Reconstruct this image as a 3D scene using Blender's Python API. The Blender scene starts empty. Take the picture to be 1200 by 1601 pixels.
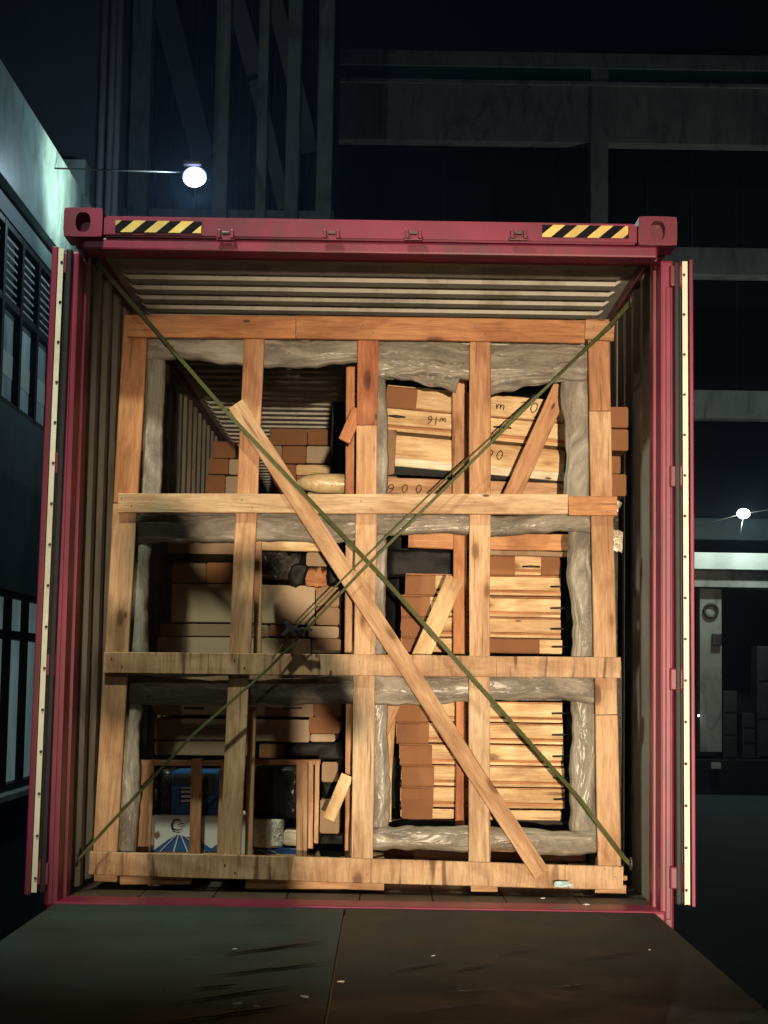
import bpy, bmesh, math, random
from mathutils import Vector, Matrix, noise
random.seed(7)
S = bpy.context.scene
COL = S.collection
R_ = math.radians

# ------------------------------------------------------------------ camera
FPX = 2700.0
CAM = Vector((0.085, -6.80, 2.13))
MC = Matrix.Rotation(R_(0.1), 3, 'Z') @ Matrix.Rotation(R_(95.5), 3, 'X') @ Matrix.Rotation(R_(0.92), 3, 'Z')
cd = bpy.data.cameras.new('camera'); cam = bpy.data.objects.new('camera', cd); COL.objects.link(cam)
cam.matrix_world = Matrix.Translation(CAM) @ MC.to_4x4()
cd.sensor_fit = 'VERTICAL'; cd.sensor_height = 36; cd.lens = FPX / 1601 * 36
cd.clip_start = 0.02; cd.clip_end = 500
S.camera = cam

# ------------------------------------------------------------------ night sky, lamps, exposure
w = bpy.data.worlds.new('World'); S.world = w; w.use_nodes = True
bg = w.node_tree.nodes['Background']
bg.inputs[0].default_value = (0.10, 0.16, 0.42, 1); bg.inputs[1].default_value = 0.0035
S.view_settings.view_transform = 'Standard'; S.view_settings.look = 'None'
S.view_settings.exposure = 0; S.view_settings.gamma = 1; S.view_settings.use_curve_mapping = False

def lamp(name, kind, loc, power, col, radius, target=None, size=None, blend=None):
    l = bpy.data.lights.new(name, kind); l.energy = power; l.color = col
    l.shadow_soft_size = radius
    if kind == 'SPOT': l.spot_size = R_(size); l.spot_blend = blend
    o = bpy.data.objects.new(name, l); COL.objects.link(o); o.location = loc
    if target is not None:
        o.rotation_euler = (Vector(target) - Vector(loc)).to_track_quat('-Z', 'Y').to_euler()
    return o
WORK = Vector((0.80, -16.0, 1.55))          # warm work light on a stand behind the photographer
WALLMP = Vector((-1.62, 7.70, 6.36))        # white floodlight on the wall beside the container
lamp('work_light_beam', 'SPOT', WORK, 15800, (1.0, 0.78, 0.545), 0.07, (0.88, 0.35, 2.30), 18.5, 1.0)
lamp('flood_light_beam', 'POINT', WALLMP + Vector((0.0, -0.02, -0.10)), 120, (0.60, 0.86, 1.0), 0.05)
lamp('flood_light_throw', 'SPOT', WALLMP + Vector((-0.03, 0.0, -0.06)), 420, (0.74, 1.0, 0.86), 0.05, (-2.84, 7.95, 6.45), 78, 1.0)
lamp('yard_light_beam', 'SPOT', (-3.2, -13.0, 9.5), 440, (0.98, 1.0, 0.86), 0.12, (0.5, 8, 5.0), 60, 0.8)
FILL = Vector((-1.3, -2.5, 7.3))            # unseen fill light added above the ramp to lift the shaded boards
lamp('fill_light_beam', 'SPOT', FILL, 980, (0.92, 1.0, 0.78), 0.10, (-0.30, 0.30, 2.2), 52, 1.0)

# ------------------------------------------------------------------ pixel -> place helpers (photo pixels, 1200x1601)
def ray(px, py): return MC @ Vector(((px - 600) / FPX, -(py - 800.5) / FPX, -1))
def P(px, py, Y): d = ray(px, py); return CAM + d * ((Y - CAM.y) / d.y)
def PX(px, py, X): d = ray(px, py); return CAM + d * ((X - CAM.x) / d.x)
def PZ(px, py, Z): d = ray(px, py); return CAM + d * ((Z - CAM.z) / d.z)

# ------------------------------------------------------------------ materials
MATS = {}
def nm(name):
    m = bpy.data.materials.new(name); m.use_nodes = True
    nt = m.node_tree; b = nt.nodes['Principled BSDF']; MATS[name] = m
    return m, nt, b
def N(nt, t, **kw):
    n = nt.nodes.new(t)
    for k, v in kw.items(): setattr(n, k, v)
    return n
def mixc(nt, a, b, fac, mode='MIX'):
    n = N(nt, 'ShaderNodeMix', data_type='RGBA', blend_type=mode)
    for i, v in ((0, fac), (6, a), (7, b)):
        if isinstance(v, (int, float)): n.inputs[i].default_value = v
        elif isinstance(v, tuple): n.inputs[i].default_value = (*v, 1) if len(v) == 3 else v
        else: nt.links.new(v, n.inputs[i])
    return n.outputs[2]
def coords(nt, scale=(1, 1, 1), jitter=True):
    tc = N(nt, 'ShaderNodeTexCoord'); out = tc.outputs['Object']
    if jitter:
        oi = N(nt, 'ShaderNodeObjectInfo'); mu = N(nt, 'ShaderNodeMath', operation='MULTIPLY'); mu.inputs[1].default_value = 37
        nt.links.new(oi.outputs['Random'], mu.inputs[0])
        ad = N(nt, 'ShaderNodeVectorMath', operation='ADD'); nt.links.new(out, ad.inputs[0]); nt.links.new(mu.outputs[0], ad.inputs[1]); out = ad.outputs[0]
    mp = N(nt, 'ShaderNodeMapping'); mp.inputs['Scale'].default_value = scale; nt.links.new(out, mp.inputs[0])
    return mp.outputs[0]
def nz(nt, vec, scale, detail=4, rough=0.55, dist=0.0):
    n = N(nt, 'ShaderNodeTexNoise'); n.inputs['Scale'].default_value = scale; n.inputs['Detail'].default_value = detail
    n.inputs['Roughness'].default_value = rough; n.inputs['Distortion'].default_value = dist
    nt.links.new(vec, n.inputs['Vector']); return n.outputs['Fac']
def ramp(nt, fac, stops):
    r = N(nt, 'ShaderNodeValToRGB'); e = r.color_ramp.elements
    while len(e) < len(stops): e.new(0.5)
    for el, (p, c) in zip(e, stops): el.position = p; el.color = (*c, 1) if len(c) == 3 else c
    nt.links.new(fac, r.inputs[0]); return r.outputs[0]
def bump(nt, b, h, strength, dist=0.01):
    n = N(nt, 'ShaderNodeBump'); n.inputs['Strength'].default_value = strength; n.inputs['Distance'].default_value = dist
    nt.links.new(h, n.inputs['Height']); nt.links.new(n.outputs[0], b.inputs['Normal'])

def wood(name, light, dark, along=True, stains=0.0, vary=0.35):
    m, nt, b = nm(name)
    sc = (1.3, 14, 14) if along else (13, 13, 1.2)
    v = coords(nt, sc)
    g1 = nz(nt, v, 1.6, 6, 0.6, 1.6)
    g2 = nz(nt, coords(nt, (sc[0] * 4, sc[1] * 5, sc[2] * 5)), 2.0, 3, 0.6)
    col = ramp(nt, g1, [(0.32, dark), (0.52, light), (0.74, tuple(min(1, c * 1.13) for c in light))])
    col = mixc(nt, col, ramp(nt, g2, [(0.34, (0.64, 0.56, 0.48)), (0.58, (1, 1, 1))]), 0.55, 'MULTIPLY')
    # knots
    vo = N(nt, 'ShaderNodeTexVoronoi'); vo.inputs['Scale'].default_value = 1.0; vo.inputs['Randomness'].default_value = 1
    nt.links.new(coords(nt, (2.6, 3.5, 6.5) if along else (5.5, 3.5, 2.4)), vo.inputs['Vector'])
    kn = ramp(nt, vo.outputs['Distance'], [(0.0, (0.10, 0.05, 0.03)), (0.09, (0.30, 0.18, 0.10)), (0.13, (0.8, 0.72, 0.62)), (0.22, (1, 1, 1))])
    col = mixc(nt, col, kn, 0.85, 'MULTIPLY')
    v2 = N(nt, 'ShaderNodeTexVoronoi'); v2.inputs['Scale'].default_value = 1.0
    nt.links.new(coords(nt, (5, 9, 13) if along else (13, 9, 5)), v2.inputs['Vector'])
    sp = N(nt, 'ShaderNodeSeparateColor'); nt.links.new(v2.outputs['Color'], sp.inputs[0])
    dot = ramp(nt, v2.outputs['Distance'], [(0.05, (1, 1, 1)), (0.10, (0, 0, 0))]); keep = ramp(nt, sp.outputs[0], [(0.62, (0, 0, 0)), (0.64, (1, 1, 1))])
    col = mixc(nt, col, (0.10, 0.05, 0.03), mixc(nt, dot, keep, 1.0, 'MULTIPLY'))
    cr_ = nz(nt, coords(nt, (1.6, 40, 40) if along else (40, 40, 1.6)), 1.4, 2, 0.5, 0.4)
    col = mixc(nt, col, ramp(nt, cr_, [(0.27, (0.35, 0.24, 0.17)), (0.33, (1, 1, 1))]), 0.8, 'MULTIPLY')
    # long smears of dirt
    d = nz(nt, coords(nt, (1.0, 3, 3)), 2.3, 5, 0.65, 0.5)
    col = mixc(nt, col, ramp(nt, d, [(0.36, (0.55, 0.42, 0.33)), (0.58, (1, 1, 1))]), 0.8, 'MULTIPLY')
    if stains:
        s = nz(nt, coords(nt, (11, 3, 1.1) if not along else (1.1, 3, 11)), 1.9, 3, 0.5, 0.6)
        col = mixc(nt, col, ramp(nt, s, [(0.57, (1, 1, 1)), (0.66, (0.28, 0.20, 0.14))]), stains, 'MULTIPLY')
    oi = N(nt, 'ShaderNodeObjectInfo')
    col = mixc(nt, col, ramp(nt, oi.outputs['Random'], [(0.0, (0.78, 0.60, 0.48)), (0.3, (1, 0.90, 0.80)), (0.6, (0.86, 0.88, 0.86)), (1.0, (1, 1, 1))]), vary * 2, 'MULTIPLY')
    nt.links.new(col, b.inputs['Base Color'])
    b.inputs['Roughness'].default_value = 0.62; b.inputs['Specular IOR Level'].default_value = 0.35
    hb = N(nt, 'ShaderNodeMath', operation='ADD'); nt.links.new(g1, hb.inputs[0]); nt.links.new(g2, hb.inputs[1]); bump(nt, b, hb.outputs[0], 0.6, 0.005)
    return m
WOOD = wood('board_wood', (0.61, 0.38, 0.215), (0.46, 0.25, 0.125))
WOODX = wood('plywood_cross_grain', (0.60, 0.42, 0.26), (0.45, 0.30, 0.17), along=False, stains=0.9, vary=0.2)
WOODP = wood('weathered_pale_wood', (0.66, 0.475, 0.30), (0.50, 0.33, 0.19))
RED_WOOD = wood('reddish_wood', (0.50, 0.195, 0.08), (0.33, 0.105, 0.045), vary=0.15)
ORANGE_WOOD = wood('orange_wood', (0.58, 0.28, 0.12), (0.44, 0.19, 0.08), vary=0.2)
PALE_WOOD = wood('pale_pine', (0.80, 0.60, 0.34), (0.68, 0.47, 0.23), vary=0.10)
CREAM = wood('cream_board', (0.86, 0.80, 0.62), (0.76, 0.68, 0.48), vary=0.05)

def plain(name, col, rough=0.6, metal=0.0, spec=0.4, var=0.25, scale=6, bmp=0.15, dirt=None, bdist=0.005):
    m, nt, b = nm(name)
    n = nz(nt, coords(nt), scale, 6, 0.62, 0.3)
    lo = tuple(c * (1 - var) for c in col); hi = tuple(min(1, c * (1 + var)) for c in col)
    c = ramp(nt, n, [(0.3, lo), (0.7, hi)])
    if dirt:
        d = nz(nt, coords(nt, (1, 1, 0.35)), 2.6, 8, 0.7, 1.0)
        c = mixc(nt, c, dirt, ramp(nt, d, [(0.48, (0, 0, 0)), (0.66, (0.8, 0.8, 0.8))]))
    nt.links.new(c, b.inputs['Base Color'])
    b.inputs['Roughness'].default_value = rough; b.inputs['Metallic'].default_value = metal
    b.inputs['Specular IOR Level'].default_value = spec
    if bmp: bump(nt, b, nz(nt, coords(nt), scale * 3, 5), bmp, bdist)
    return m
RED = plain('crimson_paint', (0.215, 0.014, 0.050), 0.42, 0, 0.5, 0.28, 2.2, 0.2, (0.10, 0.022, 0.03))
INNER = plain('container_inside_paint', (0.35, 0.33, 0.275), 0.55, 0, 0.4, 0.14, 3, 0.1, (0.13, 0.11, 0.08))
CEIL = plain('container_ceiling_paint', (0.66, 0.63, 0.54), 0.5, 0, 0.4, 0.10, 3, 0.1, (0.30, 0.26, 0.2))
PLYFLOOR = plain('container_floor_ply', (0.07, 0.05, 0.035), 0.6, 0, 0.3, 0.4, 8, 0.3)
GASKET = plain('gasket_strip_cream', (0.86, 0.82, 0.66), 0.5, 0, 0.4, 0.06, 9, 0.1, (0.6, 0.52, 0.38))
RUBBER = plain('black_rubber', (0.012, 0.012, 0.013), 0.55, 0, 0.4, 0.3, 20, 0.2)
STEEL = plain('dark_steel', (0.10, 0.09, 0.085), 0.45, 0.7, 0.5, 0.35, 14, 0.3)
KRAFT = plain('brown_cardboard', (0.255, 0.115, 0.05), 0.75, 0, 0.25, 0.10, 5, 0.1, (0.19, 0.085, 0.04))
KRAFT2 = plain('dull_brown_cardboard', (0.30, 0.19, 0.11), 0.75, 0, 0.25, 0.10, 5, 0.1, (0.2, 0.12, 0.07))
TAN = plain('tan_cardboard', (0.28, 0.19, 0.11), 0.6, 0, 0.35, 0.08, 4, 0.1, (0.25, 0.17, 0.09))
BEIGE = plain('beige_carton', (0.40, 0.30, 0.185), 0.6, 0, 0.35, 0.08, 4, 0.1)
INK = plain('marker_ink', (0.035, 0.028, 0.022), 0.7, 0, 0.2, 0.2, 30, 0)
STRAP = plain('olive_strap', (0.060, 0.070, 0.016), 0.6, 0, 0.35, 0.25, 60, 0.4)
BLACKF = plain('black_foil_and_shade', (0.007, 0.0065, 0.006), 0.5, 0, 0.12, 0.5, 4, 0.25, bdist=0.02)  # black for film lumps and for sheets that stand in for shade
YEL = plain('tape_yellow', (0.85, 0.60, 0.18), 0.6, 0, 0.3, 0.12, 12, 0, (0.45, 0.3, 0.12))
BLK = plain('tape_black', (0.010, 0.009, 0.012), 0.75, 0, 0.1, 0.3, 12, 0)
BLUEP = plain('carton_blue_print', (0.03, 0.10, 0.27), 0.4, 0, 0.5, 0.2, 8, 0)
WHITEP = plain('carton_white', (0.66, 0.66, 0.62), 0.4, 0, 0.5, 0.1, 8, 0.1)
TEALP = plain('pale_blue_scrap', (0.55, 0.75, 0.80), 0.5, 0, 0.4, 0.15, 20, 0.3)
CONC = plain('concrete', (0.42, 0.43, 0.39), 0.85, 0, 0.2, 0.2, 1.2, 0.4, (0.17, 0.17, 0.15))
CONCD = plain('dark_render', (0.026, 0.042, 0.042), 0.7, 0, 0.35, 0.25, 1.0, 0.4, (0.045, 0.06, 0.06))
VOID = plain('dark_facade', (0.022, 0.025, 0.030), 0.7, 0, 0.3, 0.35, 0.8, 0.3)
BROWNF = plain('brown_facade', (0.09, 0.078, 0.085), 0.7, 0, 0.3, 0.25, 0.8, 0.3)
STAIRM = plain('stair_render', (0.22, 0.215, 0.22), 0.8, 0, 0.2, 0.2, 1, 0.3)
TEALB = plain('green_band_paint', (0.03, 0.13, 0.12), 0.5, 0, 0.4, 0.2, 1, 0.2)
FRAMEB = plain('window_frame_black', (0.005, 0.006, 0.007), 0.5, 0.0, 0.2, 0.2, 8, 0)
LOUVRE = plain('louvre_metal', (0.17, 0.19, 0.16), 0.5, 0.2, 0.5, 0.2, 8, 0)
GREYB = plain('machine_grey', (0.05, 0.055, 0.055), 0.6, 0.0, 0.4, 0.3, 4, 0.2)
CLOTH = plain('dark_jacket', (0.03, 0.035, 0.05), 0.8, 0, 0.2, 0.2, 9, 0.4)
TROUS = plain('grey_trousers', (0.06, 0.06, 0.065), 0.8, 0, 0.2, 0.2, 9, 0.4)
SKIN = plain('skin', (0.45, 0.27, 0.18), 0.5, 0, 0.4, 0.06, 9, 0.1)
HAIR = plain('black_hair', (0.012, 0.010, 0.009), 0.5, 0, 0.4, 0.2, 40, 0.6)

def film(name, col, rough, amount, coat=0.5):
    m, nt, b = nm(name)
    v = coords(nt, (1, 1, 1))
    a = nz(nt, v, 5, 6, 0.6, 1.5); c = nz(nt, v, 22, 5, 0.6, 2.5)
    cc = ramp(nt, a, [(0.3, tuple(x * 0.55 for x in col)), (0.5, col), (0.72, tuple(min(1, x * 1.35) for x in col))])
    nt.links.new(cc, b.inputs['Base Color']); b.inputs['Roughness'].default_value = rough
    b.inputs['Specular IOR Level'].default_value = 0.6 if coat > 0.3 else 0.35
    ad = N(nt, 'ShaderNodeMath', operation='MULTIPLY_ADD'); ad.inputs[1].default_value = 0.45
    nt.links.new(c, ad.inputs[0]); nt.links.new(a, ad.inputs[2])
    bump(nt, b, ad.outputs[0], amount, 0.03)
    b.inputs['Coat Weight'].default_value = coat; b.inputs['Coat Roughness'].default_value = 0.15
    return m
FILM = film('grey_film_over_foam', (0.23, 0.20, 0.155), 0.55, 0.9, 0.10)
def pleated(name, dark, mid, light, see):
    # thin wrinkled film over grey foam: creases run along the bar (UV u), partly see-through
    m, nt, b = nm(name)
    uv = N(nt, 'ShaderNodeUVMap'); oi = N(nt, 'ShaderNodeObjectInfo')
    ad = N(nt, 'ShaderNodeVectorMath', operation='ADD'); mu = N(nt, 'ShaderNodeMath', operation='MULTIPLY'); mu.inputs[1].default_value = 31
    nt.links.new(oi.outputs['Random'], mu.inputs[0]); nt.links.new(uv.outputs[0], ad.inputs[0]); nt.links.new(mu.outputs[0], ad.inputs[1])
    def mp(sc):
        k = N(nt, 'ShaderNodeMapping'); k.inputs['Scale'].default_value = sc; nt.links.new(ad.outputs[0], k.inputs[0]); return k.outputs[0]
    st = nz(nt, mp((5, 15, 1)), 1.0, 4, 0.55, 2.0)
    st2 = nz(nt, mp((22, 34, 1)), 1.0, 3, 0.5, 3.0)
    big = nz(nt, mp((3.0, 6, 1)), 1.0, 3, 0.6, 1.5)
    crease = ramp(nt, st, [(0.455, (0, 0, 0)), (0.497, (1, 1, 1)), (0.52, (0, 0, 0))])
    crease2 = ramp(nt, st2, [(0.46, (0, 0, 0)), (0.5, (1, 1, 1)), (0.54, (0, 0, 0))])
    c = ramp(nt, big, [(0.32, dark), (0.50, mid), (0.68, light)])
    c = mixc(nt, c, tuple(x * 1.5 for x in light), mixc(nt, crease, (0.45, 0.45, 0.45), 1.0, 'MULTIPLY'))  # pale lines along the creases: glints painted into the colour
    c = mixc(nt, c, tuple(x * 0.55 for x in dark), mixc(nt, crease2, (0.28, 0.28, 0.28), 1.0, 'MULTIPLY'))
    nt.links.new(c, b.inputs['Base Color']); b.inputs['Roughness'].default_value = 0.55; b.inputs['Specular IOR Level'].default_value = 0.35
    h = N(nt, 'ShaderNodeMath', operation='MULTIPLY_ADD'); h.inputs[1].default_value = 0.35; nt.links.new(crease, h.inputs[0]); nt.links.new(big, h.inputs[2])
    bump(nt, b, h.outputs[0], 0.30, 0.02)
    b.inputs['Coat Weight'].default_value = 0.12; b.inputs['Coat Roughness'].default_value = 0.2
    nt.links.new(b.inputs['Normal'].links[0].from_socket, b.inputs['Coat Normal'])
    tr = N(nt, 'ShaderNodeBsdfTransparent'); mx = N(nt, 'ShaderNodeMixShader')
    nt.links.new(ramp(nt, big, [(0.35, (see,) * 3), (0.62, (0.02,) * 3)]), mx.inputs[0])
    nt.links.new(b.outputs[0], mx.inputs[1]); nt.links.new(tr.outputs[0], mx.inputs[2]); nt.links.new(mx.outputs[0], nt.nodes['Material Output'].inputs[0])
    return m
PLEAT = pleated('wrinkled_film_over_foam', (0.15, 0.13, 0.10), (0.24, 0.21, 0.165), (0.36, 0.325, 0.265), 0.40)
CLEAR = film('shiny_stretch_film', (0.55, 0.50, 0.38), 0.16, 1.0)
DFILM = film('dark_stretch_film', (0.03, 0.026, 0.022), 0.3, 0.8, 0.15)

def deck_mat(name, col, dirt):
    m, nt, b = nm(name)
    v = coords(nt, (1, 1, 1), False)
    a = nz(nt, v, 2.2, 8, 0.65, 0.6); g = nz(nt, v, 60, 4, 0.6)
    c = ramp(nt, a, [(0.3, tuple(x * 0.6 for x in col)), (0.7, tuple(x * 1.3 for x in col))])
    s = nz(nt, coords(nt, (0.6, 5.0, 1), False), 1.8, 5, 0.6, 0.8)
    c = mixc(nt, c, dirt, ramp(nt, s, [(0.5, (0, 0, 0)), (0.75, (0.6, 0.6, 0.6))]))
    nt.links.new(c, b.inputs['Base Color'])
    nt.links.new(ramp(nt, a, [(0.3, (0.5, 0.5, 0.5)), (0.7, (0.85, 0.85, 0.85))]), b.inputs['Roughness'])
    bump(nt, b, g, 0.5, 0.004); b.inputs['Specular IOR Level'].default_value = 0.2
    return m
DECKL = deck_mat('deck_plate_grey', (0.036, 0.052, 0.050), (0.022, 0.032, 0.031))
DECKR = deck_mat('deck_plate_brown', (0.036, 0.036, 0.029), (0.021, 0.021, 0.017))
ASPH = plain('asphalt', (0.085, 0.110, 0.112), 0.8, 0, 0.25, 0.18, 1.5, 0.3)

def emit(name, col, st):
    m, nt, b = nm(name); b.inputs['Base Color'].default_value = (0.8, 0.8, 0.8, 1)
    b.inputs['Emission Color'].default_value = (*col, 1); b.inputs['Emission Strength'].default_value = st; return m
LEDW = emit('flood_light_glass', (0.55, 0.70, 1.0), 30)
LEDRIM = emit('flood_light_rim_glow', (0.16, 0.28, 1.0), 1.1)  # self-lit blue disc that paints a glow rim round the lamp glass
LEDF = emit('yard_lamp_glass', (0.92, 1.0, 0.95), 18)
LEDWARM = emit('work_light_glass', (1.0, 0.78, 0.5), 20)
MINTL = plain('pale_mint_band', (0.66, 0.72, 0.66), 0.6, 0, 0.3, 0.1, 3, 0.1)
def pane_mat(nmx, em):
    m, nt, b = nm(nmx); n = nz(nt, coords(nt, (1, 1, 0.4)), 2.2, 4, 0.6, 0.8)
    nt.links.new(ramp(nt, n, [(0.35, (0.12, 0.16, 0.16)), (0.7, (0.30, 0.38, 0.37))]), b.inputs['Base Color'])
    b.inputs['Roughness'].default_value = 0.12
    b.inputs['Emission Color'].default_value = (0.55, 0.85, 0.85, 1)
    e = ramp(nt, n, [(0.3, (em * .5,) * 3), (0.75, (em,) * 3)]); nt.links.new(e, b.inputs['Emission Strength'])
    return m
PANE = pane_mat('window_pane', 0.045)
PANEL = pane_mat('lower_window_pane', 0.14)
CURT = emit('lit_curtain', (0.62, 0.82, 0.76), 0.06)
CURT.node_tree.nodes['Principled BSDF'].inputs['Base Color'].default_value = (0.12, 0.15, 0.14, 1)
GLAZE = plain('glazed_pale_parapet', (0.15, 0.19, 0.17), 0.3, 0, 0.6, 0.35, 3, 0.5, (0.06, 0.08, 0.07))

# ------------------------------------------------------------------ object helpers
def props(o, label=None, cat=None, group=None, kind=None):
    if label: o['label'] = label
    if cat: o['category'] = cat
    if group: o['group'] = group
    if kind: o['kind'] = kind
    return o
def thing(name, loc, label, cat, group=None):
    o = bpy.data.objects.new(name, None); COL.objects.link(o); o.location = loc; o.empty_display_size = 0.1
    return props(o, label, cat, group)
def wloc(o):
    v = Vector(o.location)
    while o.parent: o = o.parent; v = o.matrix_basis @ v if False else v + Vector(o.location)
    return v
def link(name, me, mat, parent=None, loc=(0, 0, 0), rot=None):
    """world loc; parents are never rotated"""
    o = bpy.data.objects.new(name, me)
    if mat and not me.materials: me.materials.append(mat)
    COL.objects.link(o)
    l = Vector(loc)
    if parent: o.parent = parent; l = l - wloc(parent)
    o.location = l
    if rot is not None:
        o.rotation_mode = 'QUATERNION'; o.rotation_quaternion = rot.to_quaternion() if isinstance(rot, Matrix) else rot
    return o
def unrot(o):  # a rotated parent with children: bake the rotation into the mesh
    q = o.rotation_quaternion.copy(); o.data.transform(q.to_matrix().to_4x4()); o.rotation_quaternion = (1, 0, 0, 0)
def bm_done(bm, name, smooth=False):
    me = bpy.data.meshes.new(name); bmesh.ops.recalc_face_normals(bm, faces=bm.faces); bm.to_mesh(me); bm.free()
    if smooth:
        for p in me.polygons: p.use_smooth = True
    return me
def box_bm(bm, c, s, bev=0.0, rot=None):
    r = bmesh.ops.create_cube(bm, size=1)['verts']
    for v in r:
        v.co = Vector((v.co.x * s[0], v.co.y * s[1], v.co.z * s[2]))
    if bev:
        es = list({e for v in r for e in v.link_edges})
        nv = bmesh.ops.bevel(bm, geom=es, offset=bev, segments=2, affect='EDGES', profile=0.6)['verts']
        r = list({v for v in nv} | {v for v in r if v.is_valid})
    for v in r:
        if rot is not None: v.co = rot @ v.co
        v.co += Vector(c)
    return r
def box(name, c, s, mat, parent=None, bev=0.004, rot=None):
    bm = bmesh.new(); box_bm(bm, (0, 0, 0), s, min(bev, min(s) * 0.3))
    return link(name, bm_done(bm, name), mat, parent, c, rot)
def basis(xdir, ydir):
    x = xdir.normalized(); z = x.cross(ydir).normalized(); y = z.cross(x)
    return Matrix((x, y, z)).transposed()
def board_mesh(L, H, T, jit=0.0015, bev=0.003):
    """local X along length, Z the width, Y the thickness; rounded arrises, slightly wavy"""
    n = max(2, int(L / 0.16)); bm = bmesh.new(); rings = []
    sec = []
    for sx, sz in ((-1, -1), (1, -1), (1, 1), (-1, 1)):
        a = (sx * (T / 2), sz * (H / 2 - bev)); b = (sx * (T / 2 - bev), sz * (H / 2))
        sec += [a, b] if sx * sz > 0 else [b, a]
    ph = random.uniform(0, 50)
    for i in range(n + 1):
        x = -L / 2 + L * i / n; ring = []
        for k, (y, z) in enumerate(sec):
            e = noise.noise(Vector((x * 2.2 + ph, z * 9, y * 3))) * jit * 2
            ring.append(bm.verts.new((x + (noise.noise(Vector((z * 30, ph, x))) * 0.003 if i in (0, n) else 0), y + e * 0.6, z + e + (z > 0) * noise.noise(Vector((x * 5, ph, 1))) * jit)))
        rings.append(ring)
    for a, b in zip(rings, rings[1:]):
        for k in range(8): bm.faces.new((a[k], a[(k + 1) % 8], b[(k + 1) % 8], b[k]))
    bm.faces.new(rings[0]); bm.faces.new(list(reversed(rings[-1])))
    return bm_done(bm, 'board')
def board(name, p0, p1, wpx, Y, T, mat, parent=None, Y1=None, jit=0.0015):
    """a plank between two photo points, front face on the plane Y"""
    a = P(*p0, Y + T / 2); b = P(*p1, (Y if Y1 is None else Y1) + T / 2)
    sc = FPX / (Y - CAM.y); H = wpx / sc
    me = board_mesh((b - a).length, H, T, jit)
    return link(name, me, mat, parent, (a + b) / 2, basis(b - a, Vector((0, 1, 0))))
def pbox(name, x0, y0, x1, y1, Y, D, mat, parent=None, bev=0.006, tilt=0.0, dent=0.0):
    """a box whose front face fills the given photo rectangle at plane Y, depth D"""
    a = P(x0, y0, Y); b = P(x1, y1, Y); c = (a + b) / 2 + Vector((0, D / 2, 0))
    sx = abs((P(x1, (y0 + y1) / 2, Y) - P(x0, (y0 + y1) / 2, Y)).x); sz = abs((P((x0 + x1) / 2, y0, Y) - P((x0 + x1) / 2, y1, Y)).z)
    bm = bmesh.new(); bmesh.ops.create_cube(bm, size=1)
    for v in bm.verts: v.co = Vector((v.co.x * sx, v.co.y * D, v.co.z * sz))
    bmesh.ops.subdivide_edges(bm, edges=bm.edges, cuts=7 if dent >= 0.01 else 2, use_grid_fill=True)
    if dent:
        for v in bm.verts:
            n = noise.noise_vector((v.co + Vector(c)) * 4)
            if dent >= 0.01: n = n + noise.noise_vector((v.co + Vector(c)) * 16) * 0.8
            v.co += n * dent
    bmesh.ops.bevel(bm, geom=[e for e in bm.edges if e.calc_face_angle(0) > 0.9], offset=min(bev, sx * .2, sz * .2), segments=2, affect='EDGES')
    me = bm_done(bm, name, dent >= 0.01)
    return link(name, me, mat, parent, c, Matrix.Rotation(tilt, 3, 'Y') if tilt else None)
def tube_mesh(pts, r, seg=8, closed=False, flat=1.0, up=Vector((0, 1, 0)), cap=True):
    bm = bmesh.new(); rings = []; n = len(pts)
    for i, p in enumerate(pts):
        p = Vector(p)
        if closed: d = Vector(pts[(i + 1) % n]) - Vector(pts[i - 1])
        else: d = Vector(pts[min(i + 1, n - 1)]) - Vector(pts[max(i - 1, 0)])
        d.normalize(); s = d.cross(up)
        if s.length < 1e-4: s = d.cross(Vector((1, 0, 0)))
        s.normalize(); u = s.cross(d).normalized()
        rr = r[i] if isinstance(r, (list, tuple)) else r
        rings.append([bm.verts.new(p + s * math.cos(2 * math.pi * k / seg) * rr + u * math.sin(2 * math.pi * k / seg) * rr * flat) for k in range(seg)])
    pr = list(zip(rings, rings[1:])) + ([(rings[-1], rings[0])] if closed else [])
    for a, b in pr:
        for k in range(seg): bm.faces.new((a[k], a[(k + 1) % seg], b[(k + 1) % seg], b[k]))
    if not closed and cap: bm.faces.new(rings[0]); bm.faces.new(list(reversed(rings[-1])))
    return bm_done(bm, 'tube', True)
def extrude_profile(prof, a0, a1, plane='xz'):
    """closed profile list of (u,v) swept along Y from a0 to a1 (u->x, v->z)"""
    bm = bmesh.new()
    A = [bm.verts.new((u, a0, v)) for u, v in prof]; B = [bm.verts.new((u, a1, v)) for u, v in prof]
    n = len(prof)
    for i in range(n): bm.faces.new((A[i], A[(i + 1) % n], B[(i + 1) % n], B[i]))
    bm.faces.new(A); bm.faces.new(list(reversed(B))); return bm
def flat_poly(name, pts, mat, parent, thick=0.0015):
    """thin printed sheet / sticker from world points (front side towards -Y)"""
    c = sum(pts, Vector()) / len(pts); bm = bmesh.new()
    f = [bm.verts.new(p - c) for p in pts]; b = [bm.verts.new(p - c + Vector((0, thick, 0))) for p in pts]
    bm.faces.new(f); bm.faces.new(list(reversed(b))); n = len(pts)
    for i in range(n): bm.faces.new((f[i], b[i], b[(i + 1) % n], f[(i + 1) % n]))
    return link(name, bm_done(bm, name), mat, parent, c)

# ================================================================== SETTING
FZ = 1.25
# ground
bm = bmesh.new(); bmesh.ops.create_grid(bm, x_segments=40, y_segments=40, size=150)
gnd = link('ground', bm_done(bm, 'ground'), ASPH); gnd['kind'] = 'structure'

# ------------------------------------------------------------------ container
HW = 1.219; TOPZ = 3.975; IW = 1.172
ct = thing('shipping_container', (0, 0, FZ - 0.15), 'crimson open-ended shipping container filled with a big wooden crate', 'container')
LEN = 12.19
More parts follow.
